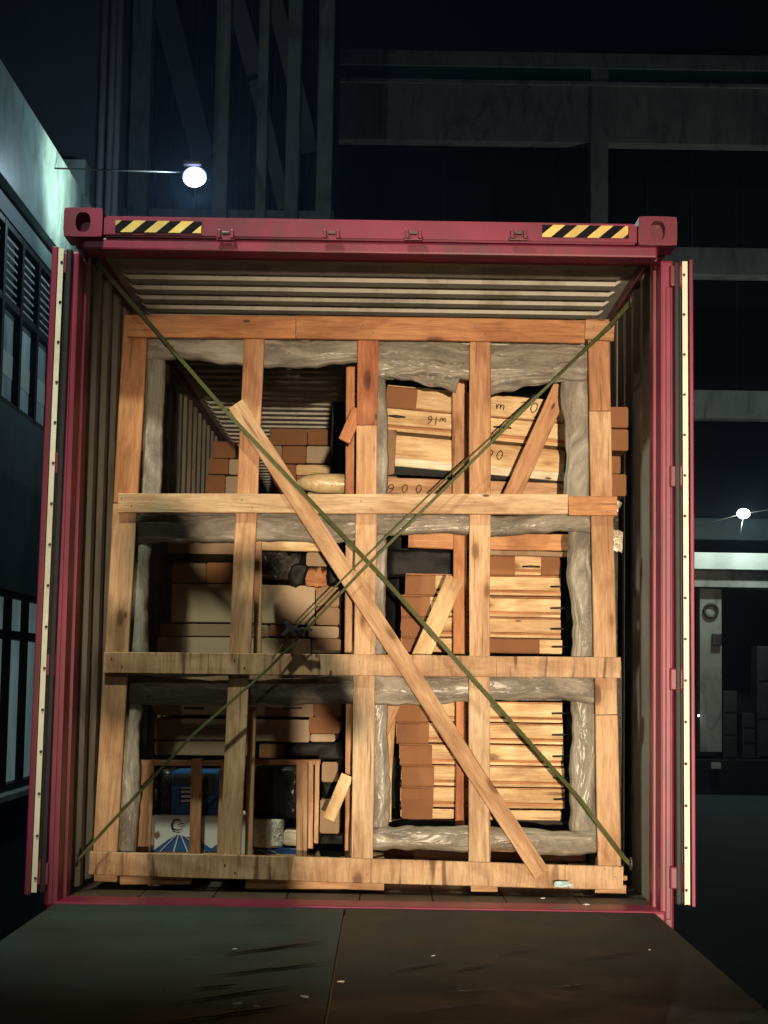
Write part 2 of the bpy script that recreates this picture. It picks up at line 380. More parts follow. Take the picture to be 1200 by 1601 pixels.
# side walls: trapezoid corrugation seen from inside
def side_profile(x_in, x_out, y0, y1, pitch=0.278):
    pts = []; y = y0; k = 0
    f = (0.072, 0.068, 0.070, 0.068)
    while y < y1:
        pts += [(x_in, y), (x_in, y + f[0]), (x_out, y + f[0] + f[1]), (x_out, y + f[0] + f[1] + f[2])]
        y += sum(f)
    return pts
for sgn in (-1, 1):
    pr = side_profile(sgn * IW, sgn * (IW + 0.036), 0.24, LEN - 0.15)
    bm = bmesh.new(); z0, z1 = FZ - 0.02, TOPZ - 0.09
    fr = [bm.verts.new((x, y, z0)) for x, y in pr]; to = [bm.verts.new((x, y, z1)) for x, y in pr]
    fo = [bm.verts.new((x + sgn * 0.004, y, z0)) for x, y in pr]; tt = [bm.verts.new((x + sgn * 0.004, y, z1)) for x, y in pr]
    for i in range(len(pr) - 1):
        f1 = bm.faces.new((fr[i], fr[i + 1], to[i + 1], to[i])); f2 = bm.faces.new((fo[i], fo[i + 1], tt[i + 1], tt[i])); f2.material_index = 1
    me = bm_done(bm, 'side_wall'); me.materials.append(INNER); me.materials.append(RED)
    link('side_wall', me, None, ct)
    # top and bottom side rails
    box('side_rail', (sgn * (HW - 0.03), LEN / 2 + 0.05, TOPZ - 0.06), (0.06, LEN - 0.3, 0.07), RED, ct, 0.006)
    box('side_rail', (sgn * (HW - 0.03), LEN / 2 + 0.05, FZ - 0.085), (0.06, LEN - 0.3, 0.13), RED, ct, 0.006)
# roof: shallow pressed ribs that stop short of the sides
pr = []; y = 0.13
bm = bmesh.new(); zr = TOPZ - 0.045; rows = []
EX = IW - 0.075
while y < LEN - 0.1:
    for dy, dz in ((0, 0), (0.09, 0), (0.106, -0.022), (0.19, -0.022), (0.206, 0)):
        rows.append((y + dy, dz))
    y += 0.209
rows = sorted(set(rows))
xs = [(-IW - 0.03, 0), (-EX - 0.03, 0), (-EX, 1), (EX, 1), (EX + 0.03, 0), (IW + 0.03, 0)]
g = [[bm.verts.new((x, yy, zr + dz * m)) for x, m in xs] for yy, dz in rows]
for a, b in zip(g, g[1:]):
    for i in range(5):
        if (a[i].co - b[i].co).length > 1e-5: bm.faces.new((a[i], a[i + 1], b[i + 1], b[i]))
rf = link('roof', bm_done(bm, 'roof'), CEIL, ct)
so = rf.modifiers.new('thick', 'SOLIDIFY'); so.thickness = 0.003; so.offset = 1
# floor, front (far) wall
for i in range(8):
    wd = (2 * IW) / 8
    box('floor_plank', (-IW + wd * (i + 0.5), LEN / 2, FZ - 0.014), (wd - 0.004, LEN - 0.2, 0.028), PLYFLOOR, ct, 0.002)
box('end_wall', (0, LEN - 0.02, (FZ + TOPZ) / 2), (2 * HW - 0.02, 0.04, TOPZ - FZ), INNER, ct)
# rear portal: posts, header, sill
for sgn in (-1, 1):
    # outer post with stepped return
    box('corner_post', (sgn * (HW - 0.027), 0.05, (FZ + TOPZ) / 2 - 0.13), (0.054, 0.12, TOPZ - FZ - 0.06), RED, ct, 0.01)
    box('inner_post', (sgn * (HW - 0.036), 0.155, (FZ + TOPZ) / 2 - 0.09), (0.060, 0.09, TOPZ - FZ - 0.16), RED, ct, 0.006)
    # corner casting with an oval hole
    bm = bmesh.new(); W_, H_ = 0.155, 0.118
    cx, cz = 0, 0; hole = []
    for k in range(24):
        a = 2 * math.pi * k / 24
        hole.append((0.030 * (abs(math.cos(a)) ** 0.7) * (1 if math.cos(a) > 0 else -1), 0.040 * (abs(math.sin(a)) ** 0.9) * (1 if math.sin(a) > 0 else -1)))
    def outer(k):
        a = 2 * math.pi * k / 24; c, s = math.cos(a), math.sin(a); t = 1 / max(abs(c), abs(s)); u, v = c * t, s * t; f = 0.965 if abs(u) > .99 and abs(v) > .99 else 1; return (u * f * W_ / 2, v * f * H_ / 2)
    fo = [bm.verts.new((u, 0, v)) for u, v in map(outer, range(24))]; fi = [bm.verts.new((u, 0, v)) for u, v in hole]
    bo = [bm.verts.new((u, 0.16, v)) for u, v in map(outer, range(24))]; bi = [bm.verts.new((u, 0.06, v)) for u, v in hole]
    corner = [bm.verts.new((u, 0, v)) for u, v in ((W_/2, H_/2), (-W_/2, H_/2), (-W_/2, -H_/2), (W_/2, -H_/2))]
    for k in range(24):
        j = (k + 1) % 24
        bm.faces.new((fo[k], fo[j], fi[j], fi[k])); bm.faces.new((fo[k], fo[j], bo[j], bo[k])); bm.faces.new((fi[k], fi[j], bi[j], bi[k]))
    bm.faces.new(bi); bm.faces.new(list(reversed(bo)))
    for c in corner: bm.verts.remove(c)
    cc = link('corner_casting', bm_done(bm, 'casting'), RED, ct, (sgn * (HW - W_ / 2 + 0.008), -0.035, TOPZ - H_ / 2 + 0.012))
    box('post_rib', (sgn * (HW - 0.024), -0.014, (FZ + TOPZ) / 2 - 0.15), (0.020, 0.012, TOPZ - FZ - 0.24), RED, ct, 0.004)
    # hinges
    for k, py in enumerate((432, 745, 1062, 1372) if sgn > 0 else (412, 725, 1040, 1366)):
        q = P(1050 if sgn > 0 else 86, py, -0.03)
        h = box('hinge', (sgn * (HW + 0.004), -0.028, q.z), (0.050, 0.045, 0.085), RED, ct, 0.006)
        link('hinge_pin', tube_mesh([Vector((0, 0, -0.055)), Vector((0, 0, 0.055))], 0.011, 10), RED, h, (sgn * (HW + 0.022), -0.040, q.z))
# header with lip
bm = extrude_profile([(0, 0)] * 0 or [(-HW + 0.15, 0), (HW - 0.15, 0), (HW - 0.15, 0.085), (-HW + 0.15, 0.085)], -0.02, 0.10)
bmesh.ops.bevel(bm, geom=list(bm.edges), offset=0.008, segments=2, affect='EDGES')
link('door_header', bm_done(bm, 'door_header'), RED, ct, (0, 0, TOPZ - 0.10))
box('header_lip', (0, 0.055, TOPZ - 0.125), (2 * HW - 0.13, 0.12, 0.048), RED, ct, 0.008)
box('header_back', (0, 0.16, TOPZ - 0.095), (2 * IW, 0.10, 0.08), RED, ct, 0.006)
for px in (353, 518, 646, 810):
    q = P(px, 373, -0.03)
    k = box('cam_keeper', (q.x, -0.035, q.z), (0.075, 0.016, 0.018), RED, ct, 0.003)
    for d in (-0.026, 0.026): box('keeper_jaw', (q.x + d, -0.048, q.z + 0.012), (0.014, 0.034, 0.034), RED, k, 0.003)
    box('keeper_stop', (q.x, -0.040, q.z + 0.020), (0.030, 0.02, 0.010), STEEL, k, 0.002)
# sill
box('door_sill', (0, 0.075, FZ - 0.055), (2 * HW - 0.06, 0.19, 0.115), RED, ct, 0.012)
# hazard tape
for (x0, ya, x1, yb, flip, hh) in ((180, 344, 315, 345, -1, 19), (847, 351, 982, 353, -1, 20)):
    Y = -0.0245; a, b = P(x0, ya, Y), P(x1, yb, Y); hz = hh / (FPX / 6.78)
    tp = link('hazard_tape', board_mesh(b.x - a.x, hz, 0.001, 0, 0.0002), BLK, ct, ((a.x + b.x) / 2, Y, a.z - hz / 2 - 0.001))
    n = 3; pit = (b.x - a.x) / 3.6; sl = hz * 1.15
    for i in range(-1, 4):
        u0 = a.x + i * pit + (0.02 if x0 < 500 else -0.012); poly = [(u0, 0), (u0 + pit * 0.5, 0), (u0 + pit * 0.5 + sl, 1), (u0 + sl, 1)]
        # clip to the tape
        def clip(poly, xx, keep):
            out = []
            for i2 in range(len(poly)):
                p, q = poly[i2], poly[(i2 + 1) % len(poly)]
                ip, iq = (p[0] - xx) * keep >= 0, (q[0] - xx) * keep >= 0
                if ip: out.append(p)
                if ip != iq: t = (xx - p[0]) / (q[0] - p[0]); out.append((xx, p[1] + t * (q[1] - p[1])))
            return out
        poly = clip(clip(poly, a.x + 0.001, 1), b.x - 0.001, -1)
        if len(poly) >= 3:
            flat_poly('tape_stripe', [Vector((u, Y - 0.0022, a.z - hz + v * hz - 0.001)) for u, v in poly], YEL, tp)
# container doors folded back along the sides, seen edge-on
for sgn, tops, bots in ((-1, (97, 388), (54, 1397)), (1, (1069, 408), (1073, 1416))):
    t = P(*tops, -0.05); b = P(*bots, -0.05)
    H = (t - b).length; xd = Vector((t.x - b.x, 0, t.z - b.z)).normalized(); mid = (t + b) / 2
    rot = Matrix.Rotation(math.atan2(xd.x, xd.z), 3, 'Y')
    rq = rot.to_quaternion()
    def at(dx, dy, dz): return mid + rot @ Vector((dx, dy, dz))
    dr = box('door', at(sgn * 0.012, 0.58, 0), (0.022, 1.10, H), RED, ct, 0.004, rot); unrot(dr)
    d2 = box('door_edge_rail', at(sgn * 0.026, 0.015, 0), (0.016 if sgn > 0 else 0.024, 0.06, H + 0.008), RED, dr, 0.004, rot)
    gs = box('gasket_retainer', at(sgn * 0.001, -0.012, 0), (0.021, 0.006, H - 0.01), GASKET, dr, 0.001, rot)
    box('gasket', at(-sgn * 0.028, 0.02, 0), (0.022, 0.05, H - 0.005), RUBBER, dr, 0.006, rot)
    box('gasket', at(-sgn * 0.010, 0.06, 0), (0.03, 0.08, H - 0.005), RUBBER, dr, 0.006, rot)
    bmr = bmesh.new(); bmesh.ops.create_uvsphere(bmr, u_segments=8, v_segments=5, radius=0.006); rme = bm_done(bmr, 'rivet', True); rme.materials.append(STEEL)
    for k in range(16):
        link('rivet', rme, None, dr, at(sgn * -0.003, -0.016, -H / 2 + 0.06 + (H - 0.12) * k / 15))
    for dy in (0.35, 0.8):   # locking bars on the outer face
        link('lock_bar', tube_mesh([Vector((0, 0, -H / 2 + 0.1)), Vector((0, 0, H / 2 - 0.1))], 0.014, 8), STEEL, dr, at(-sgn * 0.01, dy, 0), rot)
# lashing rings on the inner corner posts
for px, py, Y in ((152, 412, 0.16), (985, 470, 0.24), (986, 1350, 0.30), (120, 1345, 0.27), (112, 1000, 0.22), (118, 720, 0.22)):
    q = P(px, py, Y); ring = [Vector((0, math.sin(a) * 0.022, math.cos(a) * 0.022)) for a in [2 * math.pi * k / 12 for k in range(12)]]
    link('lashing_ring', tube_mesh(ring, 0.005, 6, True, up=Vector((1, 0, 0))), STEEL, ct, q)

# trailer that carries the container
tr = thing('trailer_chassis', (0, 3, 0), 'dark trailer chassis carrying the crimson container', 'trailer')
for sx in (-1, 1):
    box('chassis_beam', (sx * 0.5, 6.2, 0.98), (0.14, 11.8, 0.22), STEEL, tr)
for y in (0.25, 2.6, 5.2, 8.4, 11.5): box('cross_member', (0, y, 1.05), (2.3, 0.12, 0.08), STEEL, tr)
tyre = tube_mesh([Vector((0, math.cos(a) * 0.37, math.sin(a) * 0.37)) for a in [2 * math.pi * k / 28 for k in range(28)]], 0.13, 10, True, up=Vector((1, 0, 0)))
tyre.materials.append(RUBBER)
for y in (2.0, 3.35, 4.7):
    for sx in (-1, 1):
        wh = box('wheel', (sx * 0.97, y, 0.5), (0.10, 0.42, 0.42), STEEL, tr, 0.08)
        link('tyre', tyre, None, wh, (sx * 0.97, y, 0.5))
    box('axle', (0, y, 0.5), (1.8, 0.12, 0.12), STEEL, tr)
    box('axle_hanger', (0, y, 0.72), (1.1, 0.10, 0.32), STEEL, tr)
for sx in (-1, 1): box('landing_leg', (sx * 0.6, 9.6, 0.44), (0.12, 0.12, 0.87), STEEL, tr)

# ------------------------------------------------------------------ ramp
rp = thing('loading_ramp', (0, -4, 0), 'dark steel loading ramp with two deck plates leading up to the container', 'ramp')
YE = -2.75; SEAM = PZ(538, 1425, FZ).x; YL = -13.0; RWL, RWR = -1.17, 1.14
TD = math.tan(R_(8.0))
def deck(name, xa, xb, m):
    bm = bmesh.new(); ys = [-0.045, -0.9, -1.8, YE, -6, -9, -11.6]; g = []
    for y in ys:
        z = FZ - 0.004 if y >= YE else FZ - 0.004 - (YE - y) * TD
        g.append([bm.verts.new((xa + (xb - xa) * k / 6, y, z + noise.noise(Vector((xa + k, y * 1.3, 0))) * 0.003)) for k in range(7)])
    for a, b in zip(g, g[1:]):
        for i in range(6): bm.faces.new((a[i], a[i + 1], b[i + 1], b[i]))
    o = link(name, bm_done(bm, name), m, rp); s = o.modifiers.new('t', 'SOLIDIFY'); s.thickness = 0.02; s.offset = -1; return o
deck('deck_plate', RWL, SEAM - 0.004, DECKL); deck('deck_plate', SEAM + 0.004, RWR, DECKR)
# the joint strip, girders, legs
box('seam_bar', (SEAM, -1.4, FZ - 0.03), (0.05, 2.6, 0.018), STEEL, rp)
for x in (RWL + 0.06, 0, RWR - 0.06):
    a = Vector((x, -0.15, FZ - 0.15)); b = Vector((x, YE, FZ - 0.15)); c = Vector((x, -11.2, 0.08))
    for u, v in ((a, b), (b, c)):
        link('girder', board_mesh((v - u).length, 0.22 if v is b else 0.14, 0.06), STEEL, rp, (u + v) / 2, basis(v - u, Vector((1, 0, 0))))
for x in (RWL + 0.1, RWR - 0.1):
    for y in (-0.5, -2.6): box('ramp_leg', (x, y, 0.52), (0.1, 0.1, 1.04), STEEL, rp)
# raised grip bars / scrapes on the left plate
for (x0, y0, x1, y1) in ((340, 1493, 512, 1470), (322, 1526, 528, 1502), (272, 1567, 460, 1540), (240, 1600, 462, 1569), (602, 1520, 700, 1502), (700, 1518, 772, 1505), (780, 1545, 700, 1550), (895, 1500, 1010, 1486), (860, 1543, 930, 1536), (770, 1490, 850, 1483), (300, 1545, 372, 1538), (640, 1580, 760, 1566)):
    a, b = PZ(x0, y0, FZ + 0.003), PZ(x1, y1, FZ + 0.003)
    pts = [a.lerp(b, t / 14) + Vector((0, noise.noise(Vector((t * .6, x0, 0))) * 0.02, 0)) for t in range(15)]
    thin = 1.0 if x0 < 560 else 0.6
    link('scrape_mark', tube_mesh([p - pts[0] for p in pts], [0.0005 + 0.0105 * thin * math.sin(math.pi * t / 14) for t in range(15)], 6, flat=0.3, up=Vector((0, 0, 1))), RUBBER, rp, pts[0])
# litter: torn film and chips
for i, (px, py, s, m) in enumerate(((880, 1383, 1.0, TEALP), (372, 1571, 0.8, CLEAR), (365, 1484, 0.45, WHITEP), (475, 1558, 0.5, WHITEP), (676, 1494, 0.28, WHITEP), (1016, 1485, 0.22, WHITEP), (917, 1411, 0.55, WHITEP), (848, 1393, 0.4, WHITEP), (532, 1535, 0.5, CLEAR), (400, 1574, 0.5, CLEAR))):
    bm = bmesh.new(); bmesh.ops.create_icosphere(bm, subdivisions=2, radius=(0.03 if m is TEALP else 0.021) * s)
    for v in bm.verts: v.co = Vector((v.co.x * 1.2, v.co.y * 0.7, v.co.z * (0.42 if m is TEALP else 0.15))) + noise.noise_vector(v.co * 60 + Vector((i, 0, 0))) * 0.011 * s
    q = P(px, py, 0.30) if py < 1400 else (P(px, py, 0.12) if py < 1415 else PZ(px, py, FZ + 0.004))
    if 1400 <= py < 1415 or py < 1400 and m is WHITEP: q.z = FZ + 0.006
    lb = ['pale blue scrap of film lying at the foot of the big crate', 'crumpled clear film scrap on the left ramp plate beside a scrape', 'tiny pale chip above the topmost scrape on the ramp', 'pale chip near the ramp seam by the lowest scrapes',
          'pale flat chip alone on the brown ramp plate', 'tiny pale chip near the far right of the brown ramp plate', 'pale paper bit lying on the container floor behind the sill', 'small paper bit under the pale blue scrap', 'clear film shred caught on the ramp seam', 'small clear film shred just right of the larger crumpled one'][i]
    o = link('film_scrap' if m in (CLEAR, TEALP) else 'paper_chip', bm_done(bm, 'scrap'), m, None, q); props(o, lb, 'litter', 'litter on the ramp and floor')

# ================================================================== BIG CRATE
YC = 0.36; TB = 0.028
cr = thing('wooden_crate', (0, YC + 0.4, FZ + 0.04), 'tall open wooden crate of planks filling the container mouth', 'crate')
YH, YV = YC, YC + TB + 0.001
# horizontals
board('rail_board', (200, 510), (462, 513), 36, YH, TB, ORANGE_WOOD, cr)
board('rail_board', (463, 512), (913, 519), 37, YH, TB, ORANGE_WOOD, cr)
board('rail_board', (914, 516), (959, 519), 32, YH, TB, WOOD, cr)
board('rail_board', (185, 787), (887, 789), 31, YH, TB, WOODP, cr)
board('rail_board', (888, 791), (964, 792), 31, YH, TB, ORANGE_WOOD, cr)
board('rail_board', (162, 1036), (969, 1044), 33, YH, TB, WOODX, cr)
board('rail_board', (140, 1349), (973, 1373), 36, YH, TB, WOODX, cr)
# verticals
TAP = lambda x0, y0, x1, y1, y: x0 + (x1 - x0) * (y - y0) / (y1 - y0)
def vert(pts, wpx, mats, name='upright_board'):
    for (p, q, m) in mats:
        x = lambda y: TAP(pts[0][0], pts[0][1], pts[1][0], pts[1][1], y)
        board(name, (x(p), p), (x(q), q), wpx, YV, TB, m, cr)
vert(((213, 500), (164, 1340)), 38, ((494, 787, ORANGE_WOOD), (788, 1040, WOOD), (1041, 1345, WOOD)))
vert(((398, 530), (360, 1340)), 33, ((495, 787, WOOD), (788, 1042, WOODP), (1043, 1352, WOODP)))
vert(((575, 530), (566, 1340)), 33, ((497, 665, RED_WOOD), (666, 787, WOOD), (788, 1040, WOODP), (1041, 1356, WOODP)))
vert(((750, 530), (749, 1340)), 33, ((500, 787, WOOD), (788, 1042, WOODP), (1043, 1383, WOODP)))
vert(((935, 530), (952, 1340)), 35, ((500, 643, WOOD), (644, 1042, WOOD), (1043, 1117, WOODP), (1118, 1366, WOODP)))
# base runners and skids
for x0, x1, y in ((150, 185, 1373), (190, 300, 1378), (385, 545, 1385), (545, 600, 1386), (735, 776, 1389), (928, 976, 1392)):
    board('skid_end', (x0, y - 4), (x1, y - 3), 13, YC + 0.03, 0.10, WOOD, cr)
for k, y in enumerate((0.42, 0.9, 1.35)): 
    c0 = Vector((-1.06, YC + y, FZ + 0.03)); link('skid', board_mesh(2.16, 0.055, 0.09), WOOD, cr, (0.0, YC + y, FZ + 0.035))
for k in range(9):
    link('base_board', board_mesh(1.25, 0.2, 0.018), WOOD, cr, (-1.0 + k * 0.25, YC + 0.70, FZ + 0.075), basis(Vector((0, 1, 0)), Vector((0, 0, 1))))
# rear frame, two rows
YR = YC + 0.34
def rear(x0, y0, x1, y1, wpx, m=WOOD, Y=YR): board('rear_post', (x0, y0), (x1, y1), wpx, Y, 0.03, m, cr)
rear(548, 572, 547, 800, 15, ORANGE_WOOD); rear(547, 815, 545, 1045, 13); rear(546, 1065, 543, 1352, 10)
rear(718, 545, 718, 785, 23); rear(719, 815, 718, 1042, 21, ORANGE_WOOD); rear(720, 1062, 719, 1292, 15, RED_WOOD)
rear(404, 800, 402, 1042, 12, WOOD, YC + 0.10); rear(396, 1062, 388, 1350, 12, WOOD, YC + 0.10)
rear(236, 560, 226, 1040, 10, WOOD, YC + 0.75)
board('cross_brace', (538, 690), (560, 640), 20, YC + 0.05, 0.03, RED_WOOD, cr)
board('top_plank', (638, 843), (712, 846), 27, YR + 0.02, 0.03, ORANGE_WOOD, cr)
board('top_plank', (712, 845), (893, 849), 27, YR + 0.031, 0.03, ORANGE_WOOD, cr)
board('top_plank', (894, 836), (895, 866), 13, YR + 0.01, 0.018, WOOD, cr)
board('top_plank', (404, 836), (560, 838), 21, YR + 0.02, 0.03, ORANGE_WOOD, cr)
board('top_plank', (408, 853), (520, 856), 15, YR - 0.02, 0.05, PALE_WOOD, cr)
board('top_plank', (745, 864), (893, 867), 8, YR - 0.03, 0.03, KRAFT2, cr)
# side and top members running back (give the crate its depth)
for (px, py) in ((213, 520), (200, 789), (182, 1036), (165, 1352)):
    a = P(px, py, YV + TB); 
    if a.x < -1.12: a.x = -1.12
    link('side_board', board_mesh(1.05, 0.09, 0.02), WOOD, cr, a + Vector((0, 0.53, 0)), basis(Vector((0, 1, 0)), Vector((1, 0, 0))))
for (px, py) in ((936, 521), (940, 792), (946, 1044), (952, 1372)):
    a = P(px, py, YV + TB)
    link('side_board', board_mesh(1.05, 0.09, 0.02), WOOD, cr, a + Vector((0, 0.53, 0)), basis(Vector((0, 1, 0)), Vector((1, 0, 0))))
# braces
board('diagonal_brace', (368, 632), (846, 1366), 27, YH - TB - 0.004, TB - 0.004, WOOD, cr)
board('diagonal_brace', (878, 604), (788, 800), 27, YC + 0.20, 0.022, WOOD, cr)
board('diagonal_brace', (712, 905), (650, 1046), 27, YC + 0.20, 0.022, PALE_WOOD, cr, jit=0.006)
board('diagonal_brace', (543, 1212), (514, 1281), 19, YC + 0.22, 0.018, PALE_WOOD, cr)
board('edge_board', (611, 1098), (606, 1284), 13, YC + 0.22, 0.02, PALE_WOOD, cr, jit=0.006)
board('edge_board', (618, 1096), (597, 1150), 18, YC + 0.20, 0.016, WOOD, cr)
# nails in the joints
bmn = bmesh.new(); bmesh.ops.create_cone(bmn, cap_ends=True, segments=7, radius1=0.0035, radius2=0.0035, depth=0.004); nme = bm_done(bmn, 'nail'); nme.materials.append(STEEL)
for vx, yy in (((213, 500), 0), ((398, 530), 1), ((575, 530), 2), ((750, 530), 3), ((936, 530), 4)):
    for hy in (514, 789, 1040, 1360):
        for d in (-1, 1):
            ox = {0: -49, 1: -38, 2: -9, 3: -1, 4: 17}[yy] * (hy - 530) / 810
            q = P(vx[0] + ox + d * 8, hy + d * 6 + (vx[0] - 560) * 0.012, YH)
            link('nail', nme, None, cr, q - Vector((0, 0.001, 0)), Matrix.Rotation(R_(90), 3, 'X'))

# ------------------------------------------------------------------ film-wrapped frames inside
def bar_mesh(p0, p1, w, depth):
    """flattened rumpled bar between world points, uv: u along (m), v across"""
    d = p1 - p0; L = d.length; d.normalize(); s = d.cross(Vector((0, 1, 0))).normalized(); n = int(L / 0.012); SEG = 26; ph = random.uniform(0, 99)
    bm = bmesh.new(); uvl = bm.loops.layers.uv.new('UVMap'); rings = []
    for i in range(n + 1):
        x = L * i / n; e = min(1, (min(x, L - x) / 0.02 + 0.25)) ** 0.5
        wl = w / 2 * (1 + 0.22 * noise.noise(Vector((x * 3.2, ph, 0))) + 0.16 * noise.noise(Vector((x * 17, ph, 3)))) * e
        sh = s * (0.26 * w * noise.noise(Vector((x * 3.0, ph, 9)))); ring = []
        for k in range(SEG):
            a = 2 * math.pi * k / SEG; c_, s_ = math.cos(a), math.sin(a)
            cx = math.copysign(abs(c_) ** 0.6, c_); cy = math.copysign(abs(s_) ** 0.7, s_)
            fold = 0.22 * noise.noise(Vector((x * 1.6 + ph, cx * 4, cy))) + 0.12 * noise.noise(Vector((x * 6 + ph, cx * 7, cy)))
            ring.append(bm.verts.new(p0 + d * (x + 0.01 * noise.noise(Vector((k * .4, ph, i // max(1, n))))) + sh + s * cx * wl + Vector((0, 1, 0)) * depth / 2 * cy * (1 + fold) * e - (p0 + p1) / 2))
        rings.append(ring)
    def setuv(f, q):
        for l, (u, v) in zip(f.loops, q): l[uvl].uv = (u, v)
    for i in range(n):
        a, b = rings[i], rings[i + 1]; u0, u1 = L * i / n, L * (i + 1) / n
        for k in range(SEG):
            f = bm.faces.new((a[k], a[(k + 1) % SEG], b[(k + 1) % SEG], b[k])); v0, v1 = k / SEG * 2 * w * 4, (k + 1) / SEG * 2 * w * 4
            setuv(f, ((u0, v0), (u0, v1), (u1, v1), (u1, v0)))
    bm.faces.new(rings[0]); bm.faces.new(list(reversed(rings[-1])))
    me = bpy.data.meshes.new('wrapped_bar'); bm.to_mesh(me); bm.free()
    for p in me.polygons: p.use_smooth = True
    return me
def wrapped(corners, ws, Y, label, depth=0.052):
    """four film-wrapped bars; ws = widths in px (top, right, bottom, left)"""
    sc = FPX / (Y - CAM.y); t = thing('wrapped_hoop', P(*corners[3], Y + 0.03), label, 'wrapped frame', 'film-wrapped frames inside the crate')
    for i in range(4):
        a, b = Vector(corners[i]), Vector(corners[(i + 1) % 4]); d = (b - a).normalized(); w = ws[i]
        ea, eb = ws[i - 1] * 0.5, ws[(i + 1) % 4] * 0.5
        dy = 0.0 if i % 2 == 0 else 0.016
        if i % 2: ea = eb = 0
        a2, b2 = a - d * ea, b + d * eb
        p0, p1 = P(a2.x, a2.y, Y + depth / 2 + 0.008 + dy), P(b2.x, b2.y, Y + depth / 2 + 0.008 + dy)
        link('wrapped_bar', bar_mesh(p0, p1, w / sc, depth), PLEAT, t, (p0 + p1) / 2)
    return t
YF = YV + TB + 0.004
wrapped(((242, 548), (572, 551), (570, 792), (234, 792)), (46, 20, 26, 32), YF, 'grey film-wrapped frame round the open top left compartment')
wrapped(((594, 560), (898, 566), (902, 796), (592, 794)), (66, 42, 24, 22), YF, 'grey film-wrapped frame with sagging top in the top right compartment')
wrapped(((222, 826), (566, 822), (563, 1042), (210, 1042)), (46, 20, 24, 36), YF, 'dark shaded film-wrapped frame in the middle left compartment')
wrapped(((593, 819), (908, 821), (912, 1046), (592, 1044)), (32, 44, 24, 24), YF, 'grey film-wrapped frame in the middle right compartment')
wrapped(((206, 1076), (562, 1078), (556, 1352), (194, 1348)), (44, 18, 22, 38), YF, 'shaded film-wrapped frame round the small crates at bottom left')
wrapped(((594, 1077), (911, 1079), (914, 1313), (592, 1310)), (44, 46, 38, 30), YF, 'shiny film-wrapped frame with a full loop at bottom right')
# loose folds of film hanging at the top right and beside the right edge
def sheet(name, pts, mat, label, cat, amp=0.015, Y=YF, nx=24, ny=10):
    """a rumpled hanging sheet between four photo points TL TR BR BL"""
    tl, tr_, br, bl = [P(*p, Y) for p in pts]; bm = bmesh.new(); g = []; ph = random.uniform(0, 50)
    for j in range(ny + 1):
        row = []
        for i in range(nx + 1):
            u, v = i / nx, j / ny
            p = (tl * (1 - u) + tr_ * u) * (1 - v) + (bl * (1 - u) + br * u) * v
            p = p + Vector((0, noise.noise(Vector((u * 2 + ph, v * 9, 0))) * amp * 2 + noise.noise(Vector((u * 9 + ph, v * 5, 3))) * amp, noise.noise(Vector((u * 5 + ph, v * 2, 7))) * amp * 1.2 * v))
            row.append(bm.verts.new(p - tl))
        g.append(row)
    uvl = bm.loops.layers.uv.new('UVMap'); WX, WZ = (tr_ - tl).length, (bl - tl).length
    for j, (a, b) in enumerate(zip(g, g[1:])):
        for i in range(nx):
            f = bm.faces.new((a[i], a[i + 1], b[i + 1], b[i]))
            for l, (u, v) in zip(f.loops, ((i, j), (i + 1, j), (i + 1, j + 1), (i, j + 1))): l[uvl].uv = (u / nx * WX, v / ny * WZ * 4)
    o = link(name, bm_done(bm, name, True), mat, None, tl); s = o.modifiers.new('t', 'SOLIDIFY'); s.thickness = 0.002
    return props(o, label, cat)
sheet('film_sheet', ((600, 540), (735, 540), (712, 612), (598, 588)), PLEAT, 'rumpled grey film hanging over the left part of the top right opening', 'plastic film', 0.018, YF + 0.02)
sheet('film_sheet', ((764, 540), (915, 540), (893, 592), (764, 617)), PLEAT, 'rumpled grey film hanging over the right part of the top right opening', 'plastic film', 0.018, YF + 0.02)
for i, (pts, lb) in enumerate(((((956, 778), (972, 786), (966, 800), (957, 812)), 'short tail of clear film sticking out beside the second rail end'), (((957, 825), (974, 832), (972, 864), (956, 860)), 'torn clear film corner jutting right of the crate below the second rail'))):
    sheet('film_tail', pts, CLEAR, lb, 'plastic film', 0.01, YC + 0.08, 6, 6)

